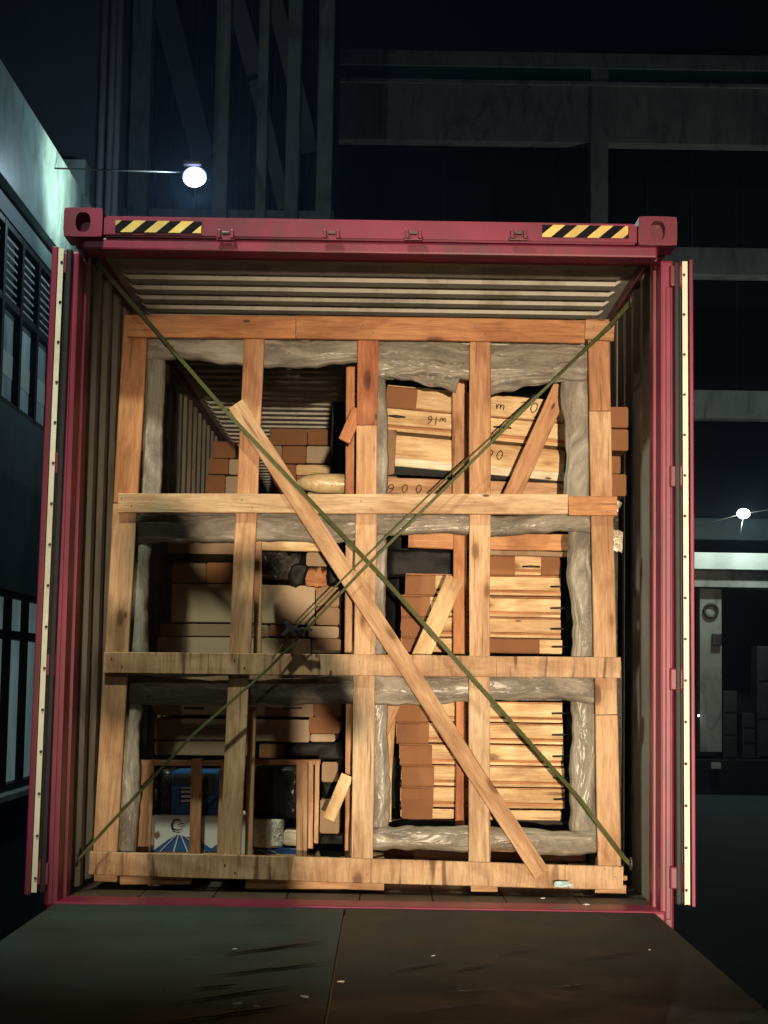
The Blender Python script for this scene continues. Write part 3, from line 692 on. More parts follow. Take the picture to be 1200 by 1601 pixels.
# ------------------------------------------------------------------ handwriting
GL = {'9': [[(.9, .75), (.6, 1), (.2, .85), (.15, .55), (.5, .42), (.85, .6), (.9, .75), (.75, .3), (.4, 0)]],
      '0': [[(.5, 1), (.2, .75), (.15, .35), (.4, 0), (.7, .1), (.88, .5), (.8, .85), (.5, 1)]],
      '3': [[(.15, .85), (.5, 1), (.8, .8), (.45, .55), (.85, .3), (.5, 0), (.15, .15)]],
      'w': [[(0, .6), (.1, .1), (.3, .05), (.45, .5), (.55, .08), (.75, .05), (.95, .6)]],
      '1': [[(.45, 1), (.55, 0)]], '6': [[(.75, 1), (.35, .7), (.15, .3), (.4, 0), (.75, .12), (.7, .4), (.3, .38)]],
      'n': [[(0, .5), (.15, 0), (.2, .45), (.45, .5), (.5, .05), (.6, .45), (.85, .5), (.9, 0)]]}
def writing(text, px, py, hpx, Y, parent, tilt=0.0, flip=False, gap=1.15, wpx=None):
    sc = FPX / (Y - CAM.y); h = hpx / sc; wd = (wpx or hpx * 0.62) / sc; o = P(px, py, Y); bm_pts = []
    tot = len(text) * wd * gap
    for i, ch in enumerate(text):
        for st in GL.get(ch, []):
            pp = []
            for (u, v) in st:
                x = (i * gap + u + 0.15 * v) * wd - tot / 2; z = (v - .5) * h
                if flip: x, z = -x, -z
                x2 = x * math.cos(tilt) + z * math.sin(tilt); z2 = -x * math.sin(tilt) + z * math.cos(tilt)
                pp.append(Vector((x2, 0, z2)))
            sm = []
            for a, b in zip(pp, pp[1:]): sm += [a, a.lerp(b, .5)]
            sm.append(pp[-1]); bm_pts.append(sm)
    bm = bmesh.new()
    for sm in bm_pts:
        t = tube_mesh(sm, 0.0022, 5, flat=0.4); bm.from_mesh(t)
    return link('handwriting', bm_done(bm, 'handwriting'), INK, parent, o)

# ------------------------------------------------------------------ panel packages (right-hand compartments)
YP = YC + 0.44
def package(x0, yc0, x1, hpx, capx, label, slope=0.0, Y=YP, D=0.55, pin=True, rail=True, mat=PALE_WOOD, group='panel packages stacked in the right compartments', pin_x=None, capmat=KRAFT):
    a = P(x0, yc0, Y); sc = FPX / (Y - CAM.y)
    t = thing('panel_package', a, label, 'package', group)
    rotm = Matrix.Rotation(slope, 3, 'Y')
    def q(px0, px1, dy, h, name, m, dY=0.0, bev=0.003, dd=0.0):
        L = (px1 - px0) / sc; cx = (px0 + px1) / 2
        c = P(cx, yc0 + dy + (cx - x0) * math.tan(slope), Y + dY); c.y += (D - dd) / 2
        me = board_mesh(L, h / sc, D - dd, 0.0008, bev); return link(name, me, m, t, c, rotm)
    if rail:
        q(x0, x1, -hpx * 0.12, hpx * 0.64, 'panel', mat); q(x0 + 2, x1, hpx * 0.27, hpx * 0.12, 'groove_rail', KRAFT2 if False else ORANGE_WOOD, 0.014, 0.001); q(x0 + 1, x1, hpx * 0.38, hpx * 0.13, 'batten', mat, 0.006, 0.001)
        q(x0 + 1, x1, -hpx * 0.48, hpx * 0.05, 'groove_rail', ORANGE_WOOD, 0.012, 0.0005)
    else: q(x0, x1, 0, hpx * 0.94, 'panel', mat)
    for (c0, c1) in capx: q(c0, c1, 0, hpx * 0.97, 'end_cap', capmat, -0.008, 0.006, -0.01)
    if pin:
        ex = pin_x or x1
        c = P(ex - 2, yc0 + 2 + (ex - x0) * math.tan(slope), Y - 0.006)
        link('strap_end', tube_mesh([Vector((-14 / sc, 0, 0)), Vector((0, -0.004, 0.001)), Vector((14 / sc, -0.002, 0))], [0.004, 0.005, 0.004], 6), RUBBER, t, c)
    return t
ordn = ['topmost', 'second', 'third', 'fourth', 'lowest']
for i in range(5):
    jx = (0, 1, 6, 9, 8)[i]
    yc = 1113.5 + 33.6 * i; hh = 33.3
    package(620 + jx - 1, yc, 878 + (i * 0.8), hh, [(619 + jx, 669 + jx)], ordn[i] + (' brown-ended' if i in (0, 4) else ' brown-ended from the top') + ' pale panel package in the bottom right compartment', 0.0)
pbox('panel_package_base', 626, 1266, 878, 1281, YP + 0.02, 0.5, PALE_WOOD)
bpy.data.objects['panel_package_base'].name = 'batten_block'; props(bpy.data.objects['batten_block'], 'pale block under the lowest panel package in the bottom right compartment', 'block')
pbox('brown_carton', 628, 1248, 676, 1281, YP - 0.012, 0.3, KRAFT); props(bpy.data.objects['brown_carton'], 'plain brown carton at the foot of the brown stack, bottom right compartment', 'carton')
rowsY = (915, 948.5, 981)
for i, yc in enumerate(rowsY):
    jx = (6, 0, 0)[i]
    package(627 + jx, yc, 876, 33, [(627 + jx, (680, 672, 668)[i])], ('topmost', 'middle', 'lower')[i] + ' pale package with one brown end, middle right compartment', 0.002)
package(739, 884, 876, 33, [(740, 805), (846, 876)], 'short package with two brown ends on top of the middle right stack', 0.0, pin=True, pin_x=832)
package(627, 1009, 878, 24, [(627, 668), (740, 843)], 'flat bottom package with long brown sleeve, middle right compartment', 0.002, rail=False)
# plinth under the middle stack (behind the third rail)
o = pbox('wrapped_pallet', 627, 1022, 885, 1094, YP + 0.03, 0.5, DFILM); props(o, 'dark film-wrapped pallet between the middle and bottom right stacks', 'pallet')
# slanting packages, top right
sl = math.radians(4.4)
t1 = package(603, 620, 884, 36, [(603, 652)], 'topmost slanting package with brown end, marked 300', sl, rail=False, pin=False, Y=YP - 0.02)
writing('n 300', 818, 636, 16, YP - 0.026, t1, sl, False, 1.25, 14)
t2 = package(601, 657, 886, 40, [], 'second slanting pale package with upside-down handwriting w16', sl, Y=YP - 0.02, pin=False)
writing('w16', 682, 658, 13, YP - 0.026, t2, sl, True, 1.0, 10)
for (px, py) in ((620, 651), (785, 668)):
    c = P(px, py, YP - 0.028); link('strap_end', tube_mesh([Vector((-.04, 0, 0.002)), Vector((0, 0, 0)), Vector((.04, 0, -0.003))], [.003, .007, .003], 6), RUBBER, t2, c)
t3 = package(612, 699, 884, 38, [], 'third slanting pale package, marked 90', sl, rail=False, pin=False, Y=YP - 0.02)
writing('90', 774, 711, 15, YP - 0.026, t3, sl, False, 1.35, 12)
package(614, 723, 884, 15, [], 'thin cream white board under the slanting packages', sl, rail=False, pin=False, mat=CREAM, Y=YP - 0.03)
o = pbox('dark_gap_slab', 608, 733, 882, 748, YP, 0.5, BLACKF, tilt=R_(2)); props(o, 'black slab filling the shaded gap under the cream board', 'slab')  # black slab stands in for the shade in the gap
t5 = package(604, 761, 884, 26, [], 'bottom film-wrapped pale board marked 900, top right compartment', R_(0.9), rail=False, pin=False, Y=YP - 0.03, mat=WOOD)
writing('900', 637, 764, 13, YP - 0.036, t5, 0, False, 2.0, 11)
o = pbox('film_bundle', 596, 770, 890, 806, YP, 0.5, CLEAR, dent=0.008); props(o, 'shiny film bundle carrying the board marked 900', 'bundle')
sheet('film_sheet', ((602, 672), (620, 672), (616, 742), (600, 742)), KRAFT2, 'brown paper flap hanging left of the third slanting package', 'plastic film', 0.012, YP - 0.05, 8, 8)
# black sheets put in for the shade behind the packages, right compartments
for i, (a, b_, lb) in enumerate((((590, 560, 925, 800), None, 'black shade backing behind the slanting packages'), ((590, 815, 925, 1045), None, 'black shade backing behind the middle right stack'), ((590, 1070, 925, 1375), None, 'black shade backing behind the bottom right stack'))):
    o = pbox('shade_backing', *a, YP + 0.60, 0.05, BLACKF, dent=0.01); props(o, lb, 'foil', 'black shade backings of the right compartments')
# black strips standing in for the wrap's shadow beside the stacks; black block on top
for x0, y0, x1, y1, lb in ((880, 880, 898, 1022, 'black rippled shadow strip right of the middle right stack'), (882, 1100, 906, 1290, 'black rippled shadow strip right of the bottom right stack'), (606, 860, 712, 902, 'black block on top of the brown-ended packages')):
    o = pbox('dark_filler', x0, y0, x1, y1, YP + 0.10, 0.25, BLACKF, dent=0.012); props(o, lb, 'foil')
# shelf slabs carrying the black base
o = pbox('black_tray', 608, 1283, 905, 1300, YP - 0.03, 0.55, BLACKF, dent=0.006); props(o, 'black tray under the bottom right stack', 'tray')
o = pbox('timber_bearer', 600, 1300, 915, 1345, YP + 0.1, 0.4, WOOD); props(o, 'shaded timber bearer under the black tray', 'bearer')
# brown cartons that stick out right of the crate
for i, (x0, y0, x1, y1) in enumerate(((928, 636, 982, 668), (930, 671, 982, 704), (930, 713, 970, 740), (930, 741, 979, 775))):
    o = pbox('brown_carton', x0, y0, x1, y1, YC + 0.42, 0.5, KRAFT, bev=0.004)
    props(o, ('topmost', 'second', 'small third', 'lowest')[i] + ' brown carton end sticking out right of the crate', 'carton', 'brown cartons at the right edge of the crate')
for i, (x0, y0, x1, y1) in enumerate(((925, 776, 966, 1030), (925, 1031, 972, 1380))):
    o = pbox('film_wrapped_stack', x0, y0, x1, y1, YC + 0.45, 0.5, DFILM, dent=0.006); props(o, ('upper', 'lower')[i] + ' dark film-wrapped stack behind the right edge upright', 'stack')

# ------------------------------------------------------------------ left compartments
YL2 = YC + 0.62
def carton(x0, y0, x1, y1, m, label, Y=YL2, D=0.5, name='carton', group='cartons in the left compartments', tape=False, dent=0.003, tilt=0):
    o = pbox(name, x0, y0, x1, y1, Y, D, m, dent=dent, bev=0.005, tilt=tilt)
    props(o, label, 'carton', group)
    if tape:
        a, b = P(x0 + 1, (y0 + y1) / 2, Y), P(x1 - 1, (y0 + y1) / 2, Y)
        link('tape_seam', board_mesh((b - a).length, 0.004, 0.002, 0, 0.0005), KRAFT2, o, (a + b) / 2 + Vector((0, -0.004, 0)))
    return o
# middle left
carton(245, 997, 486, 1024, BEIGE, 'long flat beige carton at the bottom of the middle left compartment')
carton(487, 998, 532, 1022, KRAFT2, 'dull brown carton right of the long flat beige one')
carton(250, 976, 420, 996, TAN, 'low tan carton on the long flat beige one, left of the black knot')
carton(421, 977, 466, 996, KRAFT, 'small brown carton right behind the black knot')
carton(482, 979, 529, 997, BEIGE, 'small pale carton right of the black knot', Y=YL2 - 0.03)
carton(268, 914, 492, 975, BEIGE, 'largest beige carton in the middle left compartment')
carton(494, 917, 530, 948, KRAFT2, 'upper dull brown carton at the right end of the largest beige one')
carton(494, 949, 530, 977, KRAFT2, 'lower dull brown carton at the right end of the largest beige one')
carton(268, 880, 321, 912, TAN, 'tan carton on the left end of the largest beige carton')
carton(322, 880, 398, 912, KRAFT, 'brown carton beside the tan one in the shaded middle left compartment')
carton(262, 846, 400, 866, TAN, 'thin tan carton under the film at the top of the middle left compartment', Y=YL2 + 0.1)
o = pbox('foil_bag', 403, 864, 470, 906, YL2 - 0.02, 0.4, DFILM, dent=0.02); props(o, 'dark brown film bag above the largest beige carton', 'bag')
o = pbox('foil_bag', 458, 884, 482, 914, YL2 - 0.06, 0.2, BLACKF, dent=0.02); props(o, 'small black film lump between the dark bag and the orange one', 'bag')
carton(479, 864, 545, 885, TAN, 'tan carton above the orange bag')
o = pbox('orange_bag', 478, 888, 524, 914, YL2 - 0.03, 0.3, ORANGE_WOOD, dent=0.03, bev=0.02); props(o, 'crumpled orange bag on the right of the middle left compartment', 'bag')
o = pbox('foil_bag', 513, 880, 548, 912, YL2 - 0.05, 0.2, BLACKF, dent=0.02); props(o, 'black film lump at the right of the orange bag', 'bag')
o = pbox('carton_support', 250, 1024, 535, 1097, YL2 + 0.02, 0.5, KRAFT2); o.name = 'carton'; props(o, 'wide dull carton hidden by the third rail, left side', 'carton')
# bottom left
for (x0, x1, lb) in ((240, 490, 'long tan carton with hand slots at the top of the bottom left compartment'),):
    o = carton(x0, 1097, x1, 1119, TAN, lb)
    for hx in (303, 457):
        c = P(hx, 1107, YL2 - 0.002); link('hand_slot', board_mesh(0.09, 0.009, 0.006, 0.001, 0.002), RUBBER, o, c)
carton(491, 1098, 532, 1121, KRAFT, 'orange-brown carton at the right end of the slotted carton')
carton(242, 1124, 396, 1158, TAN, 'upper wide tan carton in the bottom left compartment')
carton(242, 1159, 396, 1182, TAN, 'lower wide tan carton in the bottom left compartment')
carton(398, 1125, 484, 1160, BEIGE, 'pale carton in the middle of the bottom left compartment')
carton(482, 1121, 531, 1147, KRAFT, 'dark brown carton over the narrow pale one, bottom left')
carton(485, 1148, 524, 1160, BEIGE, 'narrow pale strip carton under the dark brown one')
carton(405, 1163, 446, 1186, KRAFT, 'small brown carton standing above the right inner crate')
o = pbox('foil_bag', 446, 1162, 536, 1192, YL2, 0.3, BLACKF, dent=0.015); props(o, 'long black film bag above the right inner crate', 'bag')
carton(503, 1192, 528, 1223, KRAFT2, 'upper small carton right of the right inner crate')
carton(500, 1250, 530, 1303, KRAFT2, 'lower small carton right of the right inner crate')
o = pbox('foil_bag', 505, 1223, 536, 1250, YL2 + 0.05, 0.3, BLACKF, dent=0.015); props(o, 'black film bag between the two small cartons by the right inner crate', 'bag')
o = pbox('foil_bag', 500, 1303, 540, 1352, YL2 + 0.05, 0.3, BLACKF, dent=0.015); props(o, 'black film bag on the crate floor beside the right inner crate', 'bag')
# inner crates
YI = YC + 0.30
c1 = thing('small_crate', P(300, 1345, YI), 'small open crate with blue and white cartons at bottom left', 'crate', 'small crates inside the big crate')
for (a, b, wd) in (((230, 1188), (222, 1350), 22), ((308, 1186), (304, 1350), 17), ((352, 1188), (346, 1350), 16)): board('crate_slat', a, b, wd, YI, 0.018, WOOD, c1)
board('crate_rail', (218, 1192), (392, 1193), 9, YI + 0.02, 0.03, WOOD, c1)
board('crate_rail', (216, 1340), (388, 1342), 14, YI + 0.02, 0.03, WOOD, c1)
for px in (226, 384): 
    a, b = P(px, 1192, YI + .05), P(px - 3, 1345, YI + .05); link('crate_slat', board_mesh((a - b).length, 0.05, 0.02), WOOD, c1, (a + b) / 2 + Vector((0, 0.22, 0)), basis(b - a, Vector((1, 0, 0))))
c2 = thing('small_crate', P(445, 1345, YI), 'small open crate with silvery film-wrapped goods, right of the blue cartons', 'crate', 'small crates inside the big crate')
for (a, b, wd) in (((472, 1190), (471, 1350), 17), ((486, 1189), (485, 1326), 8), ((496, 1189), (494, 1318), 7), ((393, 1190), (388, 1350), 10)): board('crate_slat', a, b, wd, YI, 0.018, WOOD, c2, Y1=YI)
board('crate_rail', (388, 1191), (500, 1191), 8, YI + 0.02, 0.03, WOOD, c2)
board('crate_rail', (388, 1342), (490, 1344), 14, YI + 0.02, 0.03, WOOD, c2)
# printed cartons
def print_poly(o, pts, m, Y, nmx): flat_poly(nmx, [P(*p, Y - 0.004) for p in pts], m, o)
b1 = carton(268, 1206, 340, 1275, BLUEP, 'blue printed carton with white vent lines standing in the left small crate', Y=YI + 0.10, D=0.3, group='printed cartons in the small crates', name='printed_carton')
print_poly(b1, [(283, 1231), (299, 1231), (299, 1258), (283, 1258)][::-1], WHITEP, YI + 0.10, 'printed_panel')
for k in range(4): print_poly(b1, [(280, 1233 + k * 7), (298, 1233 + k * 7), (298, 1236 + k * 7), (280, 1236 + k * 7)][::-1], INK, YI + 0.097, 'vent_line')
print_poly(b1, [(271, 1210), (299, 1210), (299, 1228), (271, 1228)][::-1], GREYB, YI + 0.10, 'printed_panel')
print_poly(b1, [(318, 1210), (336, 1210), (336, 1240), (318, 1248)][::-1], GREYB, YI + 0.10, 'printed_panel')
b2 = carton(236, 1276, 392, 1338, WHITEP, 'white carton printed with blue rays and a dark curved mark in the left small crate', Y=YI + 0.06, D=0.34, group='printed cartons in the small crates', name='printed_carton')
print_poly(b2, [(238, 1331), (262, 1313), (276, 1305), (297, 1309), (320, 1322), (341, 1331)][::-1], BLUEP, YI + 0.06, 'printed_panel')
for (p, q) in (((276, 1304), (248, 1332)), ((278, 1304), (270, 1332)), ((281, 1304), (292, 1332)), ((284, 1305), (318, 1331))):
    print_poly(b2, [p, (p[0] + 1.5, p[1]), (q[0] + 2, q[1]), q][::-1], WHITEP, YI + 0.057, 'printed_ray')
print_poly(b2, [(317, 1318), (330, 1327), (341, 1318), (341, 1331), (317, 1331)][::-1], BLUEP, YI + 0.059, 'printed_panel')
arc = [(284, 1285), (278, 1281), (271, 1283), (268, 1290), (270, 1296), (277, 1298), (285, 1296)]
link('printed_mark', tube_mesh([P(u, v, YI + 0.055) - P(276, 1290, YI + 0.055) for u, v in arc], [0.001, .003, .004, .0045, .004, .003, .001], 6, flat=.3), INK, b2, P(276, 1290, YI + 0.055))
link('printed_mark', tube_mesh([P(u, v, YI + 0.055) - P(276, 1290, YI + 0.055) for u, v in [(277, 1289), (284, 1288), (290, 1287)]], [0.001, .003, .001], 6, flat=.3), INK, b2, P(276, 1290, YI + 0.055))
print_poly(b2, [(240, 1304), (247, 1299), (250, 1305), (244, 1311)][::-1], KRAFT, YI + 0.06, 'printed_panel')
o = pbox('film_bundle', 240, 1202, 268, 1275, YI + 0.12, 0.3, DFILM, dent=0.01); props(o, 'dark film-wrapped bundle left of the blue printed carton', 'bundle')
o = pbox('film_bundle', 396, 1200, 466, 1280, YI + 0.10, 0.3, DFILM, dent=0.012); props(o, 'dark film-wrapped bundle filling the right small crate', 'bundle')
# crinkled silver cylinder
def crinkle(px0, py0, px1, py1, Y, name, m, label, cat):
    a, b = P(px0, py0, Y), P(px1, py1, Y); r = abs(b.x - a.x) / 2; h = abs(a.z - b.z); c = (a + b) / 2; bm = bmesh.new(); g = []
    for j in range(13):
        ring = []
        for k in range(40):
            t = 2 * math.pi * k / 40; rr = r * (1 + 0.05 * noise.noise(Vector((math.cos(t) * 7, math.sin(t) * 7, j * 0.5))) + 0.05 * noise.noise(Vector((math.cos(t) * 3, math.sin(t) * 3, j * 0.9))))
            ring.append(bm.verts.new((math.cos(t) * rr, math.sin(t) * rr * 0.8, -h / 2 + h * j / 12)))
        g.append(ring)
    for p, q in zip(g, g[1:]):
        for k in range(40): bm.faces.new((p[k], p[(k + 1) % 40], q[(k + 1) % 40], q[k]))
    bm.faces.new(g[0]); bm.faces.new(list(reversed(g[-1])))
    o = link(name, bm_done(bm, name, True), m, None, c + Vector((0, r * 0.8, 0))); return props(o, label, cat)
SILV = film('silvery_film', (0.92, 0.88, 0.76), 0.14, 1.0)
crinkle(395, 1281, 442, 1326, YI + 0.02, 'silver_roll', SILV, 'shiny crinkled silver roll in the right small crate', 'roll')
o = pbox('white_carton', 443, 1298, 465, 1322, YI + 0.04, 0.12, CREAM, dent=0.003); props(o, 'small bright cream box right of the silver roll', 'box')
b3 = carton(396, 1326, 466, 1340, BLUEP, 'low blue printed carton under the silver roll', Y=YI + 0.03, D=0.3, group='printed cartons in the small crates', name='printed_carton')
for (p, q) in (((404, 1328), (424, 1338)), ((418, 1328), (440, 1338))):
    print_poly(b3, [p, (p[0] + 2, p[1]), (q[0] + 2, q[1]), q][::-1], WHITEP, YI + 0.03, 'printed_ray')
# film-wrapped roll of board in the top left opening
def roll(p0, p1, rpx, Y, m, label):
    a, b = P(*p0, Y), P(*p1, Y); sc = FPX / (Y - CAM.y); r = rpx / sc; pts = []; rad = []
    for t in range(17):
        u = t / 16; pts.append(a.lerp(b, u) - a); rad.append(r * (min(1, (u * 5 + 0.08) ** 0.5) if u < 0.2 else 1) * (1 + 0.04 * noise.noise(Vector((u * 8, 0, 0)))))
    o = link('wrapped_roll', tube_mesh(pts, rad, 16), m, None, a); return props(o, label, 'roll')
SCOL = film('film_over_pale_wood', (0.60, 0.46, 0.24), 0.25, 0.35)
roll((464, 754), (620, 760), 16, YC + 0.55, SCOL, 'film-wrapped pale roll lying in the top left opening by the middle post')
# shelf boards under the top left opening, spanning the crate
for i, (x0, y0, x1, y1, m, lb) in enumerate(((480, 769, 560, 822, TAN, 'tan carton under the film-wrapped roll'), (250, 790, 400, 822, KRAFT2, 'dull carton behind the second rail, left side'), (402, 790, 480, 822, KRAFT2, 'dull carton behind the second rail beside the second upright'))):
    carton(x0, y0, x1, y1, m, lb, Y=YL2 + 0.05)
# cartons deep in the container, seen through the top left opening
YD = 4.6
deep = [(421, 671, 480, 696, KRAFT, 'upper brown carton far inside the container'), (481, 671, 512, 696, KRAFT, 'upper dark carton at the right of the far stack'),
        (441, 698, 478, 724, KRAFT, 'brown carton in the middle row of the far stack'), (479, 698, 518, 724, BEIGE, 'pale carton with notched end in the far stack'),
        (424, 697, 440, 724, TAN, 'narrow tan carton at the left of the middle far row'), (425, 726, 462, 790, KRAFT, 'brown carton low in the far stack'),
        (463, 727, 518, 742, PALE_WOOD, 'long pale board low in the far stack'), (463, 743, 530, 790, KRAFT, 'brown carton behind the film-wrapped roll'),
        (333, 690, 368, 716, KRAFT, 'upper brown carton against the far left wall'), (326, 717, 357, 741, KRAFT, 'middle brown carton against the far left wall'), (358, 718, 385, 742, BEIGE, 'pale carton beside the middle far left one'),
        (322, 743, 351, 800, KRAFT, 'low brown carton against the far left wall'), (352, 745, 385, 800, BEIGE, 'pale carton beside the low far left one')]
for x0, y0, x1, y1, m, lb in deep:
    carton(x0, y0, x1, y1, m, lb, Y=YD, D=0.8, group='cartons far inside the container', name='carton')
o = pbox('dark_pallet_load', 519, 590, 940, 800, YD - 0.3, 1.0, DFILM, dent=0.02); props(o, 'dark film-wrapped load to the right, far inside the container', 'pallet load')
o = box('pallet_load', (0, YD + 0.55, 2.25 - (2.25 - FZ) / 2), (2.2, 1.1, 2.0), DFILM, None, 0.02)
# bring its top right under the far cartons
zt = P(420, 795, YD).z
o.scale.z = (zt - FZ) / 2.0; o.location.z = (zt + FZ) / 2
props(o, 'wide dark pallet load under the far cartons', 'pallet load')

# ------------------------------------------------------------------ lashing straps
def strap(pts, wpx, label, name='lashing_strap'):
    W = []
    for (a, b) in zip(pts, pts[1:]):
        pa, pb = P(a[0], a[1], a[2]), P(b[0], b[1], b[2])
        for k in range(12): W.append(pa.lerp(pb, k / 12))
    W.append(P(*pts[-1])); o0 = W[0].copy()
    bm = bmesh.new(); rings = []
    for i, p in enumerate(W):
        d = (W[min(i + 1, len(W) - 1)] - W[max(i - 1, 0)]).normalized(); s = d.cross(Vector((0, 1, 0))).normalized(); n_ = s.cross(d)
        a = 0.45 * math.sin(i * 0.24 + len(label)); ww = wpx / 2 / (FPX / (p.y - CAM.y)); sv = (s * math.cos(a) + n_ * math.sin(a)) * ww; tv = (n_ * math.cos(a) - s * math.sin(a)) * 0.0016
        rings.append([bm.verts.new(p - o0 + x) for x in (sv + tv, sv - tv, -sv - tv, -sv + tv)])
    for a, b in zip(rings, rings[1:]):
        for k in range(4): bm.faces.new((a[k], a[(k + 1) % 4], b[(k + 1) % 4], b[k]))
    bm.faces.new(rings[0]); bm.faces.new(list(reversed(rings[-1])))
    o = link(name, bm_done(bm, name), STRAP, None, o0); return props(o, label, 'strap', 'lashing straps crossed over the crate')
YS = YH - 0.052
strap(((152, 412, 0.17), (350, 640, YS + 0.02), (600, 905, YS), (905, 1248, YS), (976, 1342, YS + 0.01), (986, 1352, 0.31)), 6.5, 'long olive strap running from the upper left corner down to the lower right')
s2 = strap(((985, 470, 0.25), (955, 506, YS + 0.01), (565, 893, YS - 0.008), (420, 1045, YS), (300, 1150, YS), (150, 1312, YS), (122, 1344, 0.28)), 4.2, 'olive strap running from the upper right corner down to the lower left')
strap(((986, 474, 0.25), (955, 512, YS + 0.02), (700, 745, YS + 0.005), (548, 893, YS), (460, 982, YS), (425, 1030, YS + 0.0)), 2.4, 'thin second strand with a knot beside the upper right strap')
# knotted ratchet buckle
kb = thing('ratchet_buckle', P(458, 985, YS - 0.01), 'black ratchet buckle knotted on the strap at centre left', 'buckle')
for k, (dx, dy, sx, sz, rt) in enumerate(((0, 0, .045, .03, .5), (-.02, .01, .02, .05, -.3), (.03, -.008, .05, .014, .7), (-.03, -.012, .016, .04, .9), (.055, .004, .05, .012, .1))):
    box('buckle_plate', P(458, 985, YS - 0.012) + Vector((dx, -0.004 * k, dy)), (sx, 0.014, sz), RUBBER, kb, 0.003, Matrix.Rotation(rt, 3, 'Y'))

# ================================================================== LEFT BUILDING (beside the container)
XW = -2.92
lb_ = thing('workshop_building', (XW, 8, 0), 'dark workshop wall with louvred windows and a pale parapet, left of the container', 'building')
def z_at(py, px=30): return PX(px, py, XW).z
def y_at(px, py=600): return PX(px, py, XW).y
zb0 = PX(0, 290, XW).z; zb1 = PX(0, 118, XW).z
y0w, y1w = -6.0, 9.8
zw = [0, PX(0, 1240, XW).z, PX(0, 920, XW).z, PX(0, 625, XW).z, PX(0, 455, XW).z + 0.62, zb0]
def wall(y0, y1, z0, z1, th=0.25, name='wall', m=CONCD, x=XW): return box(name, (x - th / 2, (y0 + y1) / 2, (z0 + z1) / 2), (th, y1 - y0, z1 - z0), m, lb_, 0.004)
wall(y0w, y1w, 0, zw[1]); wall(y0w, y1w, zw[2], zw[3]); wall(y0w, y1w, zw[4], zw[5])
wpar = wall(y0w, y1w, zb0, zb1, 0.35, 'parapet', GLAZE, XW + 0.08)
# windows: frames, panes, louvres
yl = y_at(-8, 600); pitch = (y_at(60) - y_at(5)) / 2
start = y_at(3) - 7 * pitch
cols = [start + pitch * k for k in range(0, 13)]
wall(y0w, cols[0], zw[1], zw[2]); wall(y0w, cols[0], zw[3], zw[4])
wall(cols[-1], y1w, zw[1], zw[2]); wall(cols[-1], y1w, zw[3], zw[4])
zt_ = PX(0, 455, XW).z; zlt = PX(0, 995, XW).z
tr2 = zw[1] + (zw[2] - zw[1]) * 0.78
for k in range(12):
    ya, yb = cols[k], cols[k + 1]
    for (za, zc, tz, up) in ((zw[3], zw[4], zt_, True), (zw[1], zw[2], tr2, False)):
        f = thing('window', (XW, ya, za), None, None); f.parent = lb_; f.location = Vector((XW, ya, za)) - wloc(lb_)
        bm = bmesh.new(); cx = XW - 0.05
        for (yy, zz, sy, sz) in (((ya + 0.02), (za + zc) / 2, 0.04, zc - za), ((yb - 0.02), (za + zc) / 2, 0.04, zc - za)): box_bm(bm, (cx, yy, zz), (0.08, sy, sz))
        for zz, sz in ((za + 0.025, 0.05), (zc - 0.025, 0.05), (tz, 0.06)): box_bm(bm, (cx - 0.002, (ya + yb) / 2, zz), (0.076, yb - ya - 0.08, sz))
        me = bm_done(bm, 'frame'); l = link('window_frame', me, FRAMEB, f, (0, 0, 0)) 
        h1 = tz - za - 0.08
        box('pane', (cx - 0.02, (ya + yb) / 2, za + 0.05 + h1 / 2), (0.01, yb - ya - 0.085, h1 - 0.01), PANE if up else PANEL, f, 0.001)
        if up:
            bm = bmesh.new(); nl = 9; hl = zc - tz - 0.10
            for q in range(nl): box_bm(bm, (0, 0, tz + 0.06 + hl * q / (nl - 1)), (0.004, yb - ya - 0.2, 0.020), 0, None)
            for q in range(nl): pass
            link('louvre', bm_done(bm, 'louvre'), LOUVRE, f, (cx + 0.01, (ya + yb) / 2, 0))
            box('louvre_backing', (cx - 0.03, (ya + yb) / 2, (tz + zc) / 2), (0.01, yb - ya - 0.085, zc - tz - 0.08), FRAMEB, f, 0.001)
            box('curtain', (cx - 0.012, (ya + yb) / 2, za + 0.05 + h1 * 0.42), (0.004, yb - ya - 0.095, h1 * 0.26), CURT, f, 0.001)
        else:
            hh2 = zc - tz - 0.08; box('pane', (cx - 0.02, (ya + yb) / 2, (tz + zc) / 2), (0.01, yb - ya - 0.085, hh2 - 0.01), PANEL, f, 0.001)
box('window_sill', (XW + 0.03, (y0w + y1w) / 2, zw[1] - 0.03), (0.12, y1w - y0w - 0.02, 0.05), CONC, lb_, 0.004)
box('back_room', (XW - 2.2, (y0w + y1w) / 2, zb0 / 2), (3.7, y1w - y0w, zb0), VOID, lb_)
# annexe wall facing the yard, lit by the floodlight
an = thing('annexe_building', (-4.2, 10.4, 0), 'taller dark annexe behind the pale parapet, upper left', 'building')
xr = P(133, 260, 9.9).x
box('pale_wall', ((xr - 6.5) / 2, 10.05, 3.6), (xr + 6.5, 0.3, 7.2), GLAZE, an)
box('upper_wall', ((P(188, 100, 10.3).x - 6.5) / 2, 10.5, 7.5), (P(188, 100, 10.3).x + 6.5, 0.6, 15), VOID, an)
for px in (158, 172, 182): link('downpipe', tube_mesh([Vector((0, 0, 0)), Vector((0, 0, 15))], 0.035, 8), BROWNF, an, (P(px, 200, 10.15).x, 10.15, 0))

